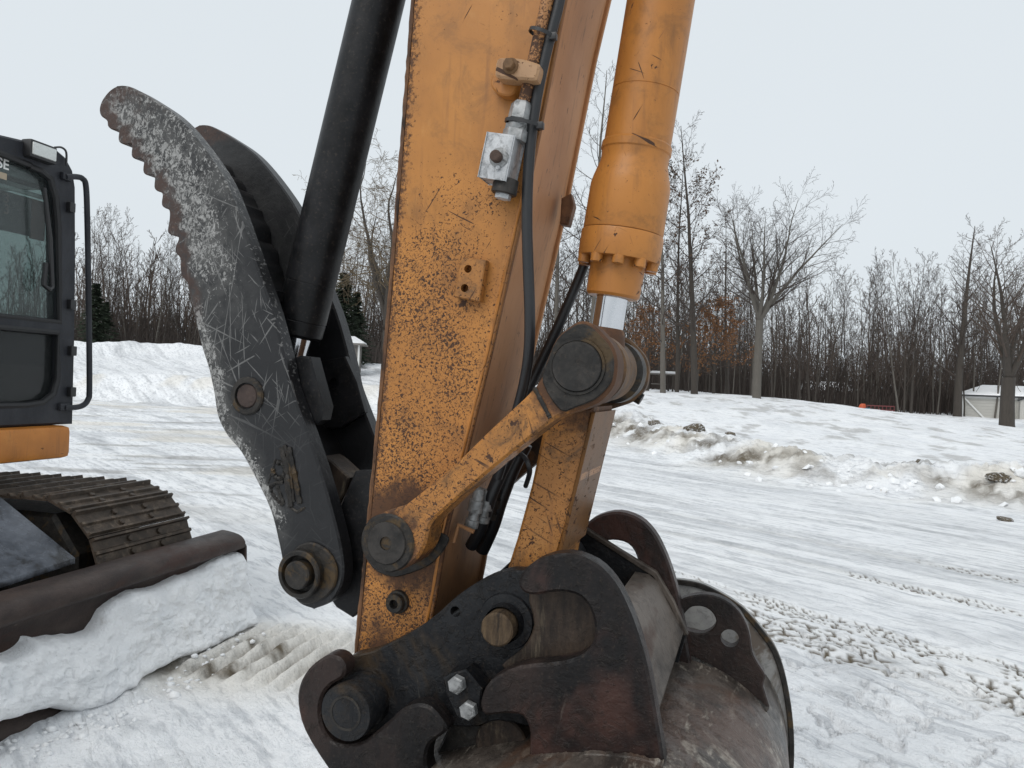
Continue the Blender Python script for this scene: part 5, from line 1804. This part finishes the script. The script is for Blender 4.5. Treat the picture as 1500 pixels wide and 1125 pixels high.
wood([1226 + 6.4 * k for k in range(48)], 46, 56, .72, .98, 'slender bare tree in the wood left of and behind the garage', 'slender trees around the garage')
# multi-stem clump standing forward of the wood
for k, (px, ln) in enumerate(((1318, -.16), (1326, -.05), (1335, .07))):
    place_tree('clump_tree', slim[k], px, 44 + k * .4, k * 2.0, ('left-leaning stem of the pale clump near the red frame', 'upright middle stem of the pale clump near the red frame', 'right-leaning stem of the pale clump near the red frame')[k], None, .9, ln)
# the deep wood behind, one mass
V0, F0_ = [], []
cnt = 0
rd = np.random.RandomState(5)
S_FAR = dict(S_SLIM, kids=[15, 5, 0, 0, 0], max=2, rmin=.019)
fars = []
for i in range(5):
    r = random.Random(300 + i)
    tb = TB()
    grow((tb, tb), [], r, Vector((0, 0, -.3)), Vector((0, 0, 1)), 10.0, .11, 0, S_FAR)
    fars.append(tb.arrays())
for i in range(480):
    a = rd.uniform(-40, 40)
    d = rd.uniform(57, 86)
    x, y = d * math.tan(math.radians(a)), d
    V, F_ = fars[rd.randint(5)]
    c, s = math.cos(i * 2.4), math.sin(i * 2.4)
    sc = rd.uniform(.75, 1.12) * (.98 if a < 0 else .88)
    W_ = np.stack([(V[:, 0] * c - V[:, 1] * s) * sc + x, (V[:, 0] * s + V[:, 1] * c) * sc + y, V[:, 2] * sc], 1)
    W_[:, 2] += gz(x, y)
    V0.append(W_)
    F0_.append(F_ + cnt)
    cnt += len(V)
fm = quick_mesh('far_wood', np.concatenate(V0), np.concatenate(F0_), 4)
fm.materials.append(M['twig_warm'])
fo = bpy.data.objects.new('far_wood', fm)
COL.objects.link(fo)
tag(fo, 'deep grey-brown mass of bare woodland behind the tree line', 'woodland', kind='stuff')
# undergrowth along the wood edge
tb = TB()
rr_ = random.Random(9)
for i in range(18500):
    px = rr_.uniform(90, 1560)
    d = rr_.uniform(48, 80)
    p = at(px, 562, d)
    z = .6
    h = rr_.uniform(.3, 1.0) ** 1.5 * (4.2 if d > 54 else 1.6)
    lx, ly_ = rr_.gauss(0, .3) * h, rr_.gauss(0, .3) * h
    tb.branch([(p.x, p.y, z), (p.x + lx * .4, p.y + ly_ * .4, z + 1.2 + h * .5), (p.x + lx, p.y + ly_, z + 1.2 + h)], [.030, .022, .012], 3)
um = tb.mesh('undergrowth', M['twig'])
V_ = np.empty(len(um.vertices) * 3, dtype=np.float32)
um.vertices.foreach_get('co', V_)
V_ = V_.reshape(-1, 3)
V_[:, 2] += ground_fields(V_[:, 0].astype(float), V_[:, 1].astype(float))[0] - 1.3
um.vertices.foreach_set('co', V_.ravel())
uo = bpy.data.objects.new('undergrowth', um)
COL.objects.link(uo)
tag(uo, 'tangled brown undergrowth at the foot of the wood', 'undergrowth', kind='stuff')
# spruces
def spruce(seed, H):
    r = random.Random(seed)
    t0, t1 = TB(), TB()
    t0.branch([(0, 0, -.3), (0, 0, H * .5), (0, 0, H)], [H * .022, H * .013, .01], 6)
    Q = []
    n = int(H * 9)
    for i in range(n):
        z = H * (.06 + .94 * i / n)
        R = (H - z) * .36 * r.uniform(.75, 1.15) + .12
        for k in range(7):
            a = r.uniform(0, 6.28)
            L = R * r.uniform(.7, 1.1)
            for j in range(7):
                f = (j + .6) / 7
                c = Vector((math.cos(a) * L * f, math.sin(a) * L * f, z - L * f * .28 + .1 * L * f * f))
                for sgn in (-1, 1):
                    sd2 = Vector((-math.sin(a), math.cos(a), -.25)) * sgn * (.10 + .20 * (1 - f)) + Vector((math.cos(a), math.sin(a), -.2)) * .12
                    wv = rvec(r) * .03
                    b2 = Vector((math.cos(a), math.sin(a), 0)) * .06 + wv
                    Q.append([tuple(c), tuple(c + sd2 * .6 + b2), tuple(c + sd2), tuple(c + sd2 * .5 - b2)])
    t1.quads(Q)
    return [t0.mesh('spruce_trunk', M['bark']), t1.mesh('spruce_crown', M['needles'])]
sp1 = spruce(1, 5.2)
for px, d, sc, lab in ((135, 47, .85, 'dark spruce in the wood right behind the grab rail'), (498, 42, 1.0, 'dark spruce above the small hut roof'), (517, 44, .8, 'dark spruce right of the small hut'), (150, 50, .7, 'small dark spruce beyond the left snow heap')):
    place_tree('spruce_tree', sp1, px, d, px * .1, lab, None, sc)

# ------------------------------------------------------------------ small buildings and garden things
M['siding'] = mat_simple('beige_siding', (0.47, 0.46, 0.425), 0.7, 0, 0.06, 2, 0.05)
M['trim'] = mat_simple('white_trim', (0.72, 0.72, 0.70), 0.6, 0, 0.05)
M['gutter'] = mat_simple('dark_gutter', (0.03, 0.032, 0.035), 0.6)
M['greywood'] = mat_bark('weathered_grey_boards', (0.13, 0.12, 0.11), (0.25, 0.235, 0.215))
M['redpaint'] = mat_simple('dull_red_paint', (0.17, 0.045, 0.045), 0.7)
M['orangeplastic'] = mat_simple('orange_red_plastic', (0.55, 0.10, 0.035), 0.5)
M['blueplastic'] = mat_simple('teal_blue_plastic', (0.04, 0.16, 0.24), 0.5)
def part(name, mat, parent, fn, lab=None):
    bm = bmesh.new()
    fn(bm)
    return obj(name, bm, mat, parent, lab)
def solid(bm, pts, faces_):
    vs_ = [bm.verts.new(p) for p in pts]
    for f in faces_:
        bm.faces.new([vs_[i] for i in f])
GD_ = 47.0
pc = at(1409, 605, GD_)
gx0 = pc.x
gh = 1.42
gar = empty('garage', (gx0, pc.y, gz(gx0 + 2.0, pc.y) - .15), math.radians(-27))
tag(gar, 'pale beige garage with snow-covered hip roof at the right edge', 'garage')
part('wall', M['siding'], gar, lambda bm: box(bm, (0, 0, 0), (9, 4.5, gh)))
for k in range(7):
    z0 = .1 + k * .18
    part('siding_board', M['siding'], gar, lambda bm, z0=z0: box(bm, (.02, -.02, z0), (2.78, .0, z0 + .172), .004))
part('roof', M['gutter'], gar, lambda bm: solid(bm, [(-.15, -.25, gh), (9.2, -.25, gh), (9.2, 4.7, gh), (-.15, 4.7, gh), (1.2, 2.2, gh + .62), (9.2, 2.2, gh + .62), (-.15, -.25, gh + .08), (9.2, -.25, gh + .08), (9.2, 4.7, gh + .08), (-.15, 4.7, gh + .08)], [(0, 1, 2, 3), (6, 7, 5, 4), (7, 8, 5), (8, 9, 4, 5), (9, 6, 4), (0, 1, 7, 6), (3, 0, 6, 9), (1, 2, 8, 7), (2, 3, 9, 8)]))
part('roof_snow', M['roof_snow'], gar, lambda bm: solid(bm, [(-.12, -.22, gh + .09), (9.2, -.22, gh + .09), (9.2, 4.7, gh + .09), (-.12, 4.7, gh + .09), (1.2, 2.2, gh + .75), (9.2, 2.2, gh + .75), (-.02, -.10, gh + .20), (9.2, -.10, gh + .20), (9.2, 4.6, gh + .20), (-.02, 4.6, gh + .20)], [(0, 1, 2, 3), (6, 7, 5, 4), (7, 8, 5), (8, 9, 4, 5), (9, 6, 4), (0, 1, 7, 6), (3, 0, 6, 9), (1, 2, 8, 7), (2, 3, 9, 8)]))
part('eave_trim', M['trim'], gar, lambda bm: box(bm, (-.02, -.06, gh - .12), (2.85, -.03, gh - .005)))
part('corner_trim', M['trim'], gar, lambda bm: box(bm, (-.03, -.045, 0), (.08, .05, gh - .1)))
mt_ = Matrix.Translation((.62, -.09, .72)) @ Matrix.Rotation(math.radians(48), 4, 'Y')
part('leaning_board', M['trim'], gar, lambda bm: box(bm, (-.85, -.03, -.045), (.85, .0, .045), 0, mt_))
part('gable_porch', M['siding'], gar, lambda bm: solid(bm, [(2.9, -.7, 0), (5.6, -.7, 0), (5.6, 0, 0), (2.9, 0, 0), (2.9, -.7, gh - .15), (5.6, -.7, gh - .15), (5.6, 0, gh - .15), (2.9, 0, gh - .15), (4.25, -.7, gh + .45), (4.25, 0, gh + .45)], [(0, 1, 5, 8, 4), (3, 2, 6, 9, 7), (0, 3, 7, 4), (1, 2, 6, 5), (4, 7, 9, 8), (5, 6, 9, 8), (0, 1, 2, 3)]))
part('porch_verge', M['gutter'], gar, lambda bm: tube(bm, [(2.75, -.74, gh - .16), (4.25, -.74, gh + .5), (5.7, -.74, gh - .16)], .06, 6))
part('door', M['trim'], gar, lambda bm: box(bm, (3.3, -.74, .05), (5.2, -.70, 1.0), .01))
# hut behind the thumb
hp = at(510, 540, 38)
hut = empty('hut', (hp.x - .52, hp.y, gz(hp.x, hp.y) + .02), 0.1)
tag(hut, 'small weathered grey board hut with snowy roof behind the thumb', 'hut')
part('wall', M['greywood'], hut, lambda bm: box(bm, (-.8, 0, -.5), (1.0, 1.4, 1.55)))
for k in range(9):
    part('board', M['greywood'], hut, lambda bm, k=k: box(bm, (-.82, -.025, .06 + k * .165), (1.0, 0, .06 + k * .165 + .15), .006))
part('corner_post', M['trim'], hut, lambda bm: box(bm, (.95, -.04, 0), (1.04, .03, 1.55)))
part('roof', M['greywood'], hut, lambda bm: solid(bm, [(-1, -.25, 1.5), (1.3, -.25, 1.5), (1.3, 1.6, 1.5), (-1, 1.6, 1.5), (-1, -.25, 1.58), (1.3, -.25, 1.58), (1.3, 1.6, 1.58), (-1, 1.6, 1.58), (-1, .7, 1.85), (.7, .7, 1.85)], [(0, 1, 2, 3), (4, 5, 9, 8), (6, 7, 8, 9), (5, 6, 9), (0, 1, 5, 4), (1, 2, 6, 5), (2, 3, 7, 6), (3, 0, 4, 8, 7)]))
part('roof_snow', M['roof_snow'], hut, lambda bm: solid(bm, [(-1, -.2, 1.60), (1.25, -.2, 1.60), (1.25, 1.55, 1.60), (-1, 1.55, 1.60), (-1, -.18, 1.68), (1.22, -.18, 1.68), (1.22, 1.5, 1.68), (-1, 1.5, 1.68), (-1, .7, 1.98), (.7, .7, 1.98)], [(0, 1, 2, 3), (4, 5, 9, 8), (6, 7, 8, 9), (5, 6, 9), (0, 1, 5, 4), (1, 2, 6, 5), (2, 3, 7, 6), (3, 0, 4, 8, 7)]))
# open shelter roof on posts
sp_ = at(966, 572, 41)
shl = empty('shelter', (sp_.x, sp_.y, gz(sp_.x, sp_.y) - .05), .05)
tag(shl, 'low open shelter with snow on its roof beside the pale slim tree', 'shelter')
part('roof', M['greywood'], shl, lambda bm: box(bm, (-.85, -.5, .95), (.75, .6, 1.0)))
part('roof_snow', M['roof_snow'], shl, lambda bm: box(bm, (-.83, -.48, 1.003), (.73, .58, 1.13), .05))
for x in (-.7, .6):
    for y in (-.4, .5):
        part('post', M['bark'], shl, lambda bm, x=x, y=y: box(bm, (x - .04, y - .04, 0), (x + .04, y + .04, .95)))
part('table', M['greywood'], shl, lambda bm: box(bm, (-.4, -.2, .42), (.3, .3, .47)))
# far low house glimpsed through the wood
fp2 = at(1212, 575, 62)
fh = empty('low_house', (fp2.x, fp2.y, gz(fp2.x, fp2.y)), 0)
tag(fh, 'low pale house glimpsed through the trunks behind the field', 'house')
part('wall', M['siding'], fh, lambda bm: box(bm, (-2.2, 0, 0), (2.2, 3, 1.05)))
part('roof', M['gutter'], fh, lambda bm: solid(bm, [(-2.5, -.3, 1.05), (2.5, -.3, 1.05), (2.5, 3.3, 1.05), (-2.5, 3.3, 1.05), (-2.2, 1.5, 1.75), (2.2, 1.5, 1.75)], [(0, 1, 2, 3), (0, 1, 5, 4), (2, 3, 4, 5), (1, 2, 5), (3, 0, 4)]))
part('roof_snow', M['roof_snow'], fh, lambda bm: solid(bm, [(-2.45, -.28, 1.10), (2.45, -.28, 1.10), (2.15, 1.45, 1.82), (-2.15, 1.45, 1.82), (-2.45, -.28, 1.2), (2.45, -.28, 1.2), (2.15, 1.45, 1.9), (-2.15, 1.45, 1.9)], [(0, 1, 2, 3), (4, 5, 6, 7), (0, 1, 5, 4), (1, 2, 6, 5), (2, 3, 7, 6), (3, 0, 4, 7)]))
for x in (-1.3, .1, 1.3):
    part('window', M['gutter'], fh, lambda bm, x=x: box(bm, (x - .3, -.03, .35), (x + .3, 0, .85)))
# red rail frame
rp_ = at(1290, 590, 45)
rf = empty('rail_frame', (rp_.x, rp_.y, gz(rp_.x, rp_.y)), -.08)
tag(rf, 'dull red rail frame standing in the snow before the wood', 'frame')
for z in (.15, .38):
    part('rail', M['redpaint'], rf, lambda bm, z=z: box(bm, (-.8, -.02, z), (.8, .02, z + .06)))
for k in range(8):
    part('upright', M['redpaint'], rf, lambda bm, k=k: box(bm, (-.78 + k * .22, -.015, -.05), (-.745 + k * .22, .015, .40)))
bp_ = at(1263, 595, 40)
toy = empty('toy_slide', (bp_.x, bp_.y, gz(bp_.x, bp_.y)), .3)
tag(toy, 'small orange plastic playhouse slide half buried in snow', 'slide')
part('body', M['orangeplastic'], toy, lambda bm: prism(bm, catmull([(-.16, -.1), (-.13, .18), (-.02, .32), (.12, .30), (.14, -.1)], 4), -.12, .12, ch=.02))
part('step', M['orangeplastic'], toy, lambda bm: box(bm, (-.24, -.1, -.05), (-.12, .1, .12), .02))
tub = empty('plastic_tub', (bp_.x + .22, bp_.y - .1, gz(bp_.x, bp_.y)), 0)
tag(tub, 'low teal plastic tub beside the orange slide', 'tub')
part('body', M['blueplastic'], tub, lambda bm: lathe(bm, (0, 0, -.05), (0, 0, 1), [(0, .11), (.17, .14), (.18, .13), (.05, .10), (.05, .001)], 16, False))
# ------------------------------------------------------------------ frozen clods along the ploughed ridge
M['clod'] = mat_steel('muddy_frozen_clod', (0.06, 0.048, 0.033), (0.16, 0.13, 0.09), (0.62, 0.63, 0.64), 0.8, 0, (1, 1, 1), 9, 0.6)
def rock(seed, n=2):
    b = bmesh.new()
    bmesh.ops.create_icosphere(b, subdivisions=n, radius=1)
    r = random.Random(seed)
    o3 = [rvec(r) for _ in range(7)]
    for v in b.verts:
        k = sum(math.sin(v.co.dot(q) * 2.2 + i) for i, q in enumerate(o3)) / 7
        v.co *= 1 + .9 * k
        v.co.z *= .7
    return b
for px, py, s, lab in ((1014, 664, .24, 'dark round muddy clod at the foot of the ridge, left end'), (955, 655, .16, 'small dark clod at the far left end of the ridge'), (1462, 737, .16, 'brown frozen clod at the foot of the ridge, right end'), (1472, 762, .085, 'small lone clod lying on the icy lane at right'), (1350, 716, .16, 'snow-crusted clod at the middle foot of the ridge'), (1068, 672, .14, 'brown clod left of the dirtiest stretch of ridge')):
    g_ = on_ground(px, py)
    b = rock(int(px))
    o = obj('frozen_clod', b, M['clod'], None, None, 60)
    o.location = (g_.x, g_.y, gz(g_.x, g_.y) + s * .15)
    o.scale = (s * 1.3, s, s * .8)
    o.rotation_euler = (0, 0, px * .37)
    tag(o, lab, 'clod', 'clods along the ploughed ridge')
tbv, tbf, cnt = [], [], 0
rk = []
for i in range(5):
    b = rock(50 + i, 1)
    b.verts.ensure_lookup_table()
    rk.append((np.array([v.co[:] for v in b.verts]), np.array([[v.index for v in f.verts] for f in b.faces])))
    b.free()
rr_ = random.Random(15)
allv = []
for i in range(60):
    t = rr_.random() * (len(RIDGE) - 3) + 1
    k = int(t)
    p = RIDGE[k].lerp(RIDGE[k + 1], t - k)
    nrm = Vector((-(RIDGE[k + 1] - RIDGE[k]).y, (RIDGE[k + 1] - RIDGE[k]).x)).normalized()
    q = p + nrm * rr_.gauss(.15, .42)
    s = rr_.uniform(.025, .085) * (1.4 if rr_.random() < .12 else 1)
    V, F_ = rk[i % 5]
    c, sn = math.cos(i), math.sin(i)
    allv.append((np.stack([(V[:, 0] * c - V[:, 1] * sn) * s + q.x, (V[:, 0] * sn + V[:, 1] * c) * s + q.y, V[:, 2] * s + gz(q.x, q.y) + s * .2], 1), F_))
for V, F_ in allv:
    tbv.append(V); tbf.append(F_ + cnt); cnt += len(V)
rm_ = quick_mesh('snow_rubble', np.concatenate(tbv), np.concatenate(tbf), 3)
rm_.polygons.foreach_set('use_smooth', np.zeros(len(rm_.polygons), dtype=bool))
rm_.materials.append(mat_snow('rubble_snow', .95))
ro = bpy.data.objects.new('snow_rubble', rm_)
COL.objects.link(ro)
tag(ro, 'small lumps of dirty snow scattered along the ploughed ridge', 'snow rubble', kind='stuff')

# loose crumbs of snow at the foot of the blade pack
tbv, tbf, cnt = [], [], 0
rr_ = random.Random(31)
for i in range(110):
    t = rr_.random()
    px = 372 - 372 * t
    py = np.interp(px, [0, 120, 200, 270, 372], [1085, 1052, 1012, 968, 920])
    g_ = on_ground(px + rr_.gauss(8, 14), py + abs(rr_.gauss(0, 16)) + 2)
    s = rr_.uniform(.004, .018) * (1.6 if rr_.random() < .08 else 1)
    V, F_ = rk[i % 5]
    c, sn = math.cos(i), math.sin(i)
    tbv.append(np.stack([(V[:, 0] * c - V[:, 1] * sn) * s + g_.x, (V[:, 0] * sn + V[:, 1] * c) * s + g_.y, V[:, 2] * s + gz(g_.x, g_.y) + s * .2], 1))
    tbf.append(F_ + cnt)
    cnt += len(V)
lm_ = quick_mesh('snow_crumbs', np.concatenate(tbv), np.concatenate(tbf), 3)
lm_.materials.append(M['clean_snow'])
lo_ = bpy.data.objects.new('snow_crumbs', lm_)
COL.objects.link(lo_)
tag(lo_, 'loose crumbs of snow fallen at the foot of the blade', 'snow', kind='stuff')
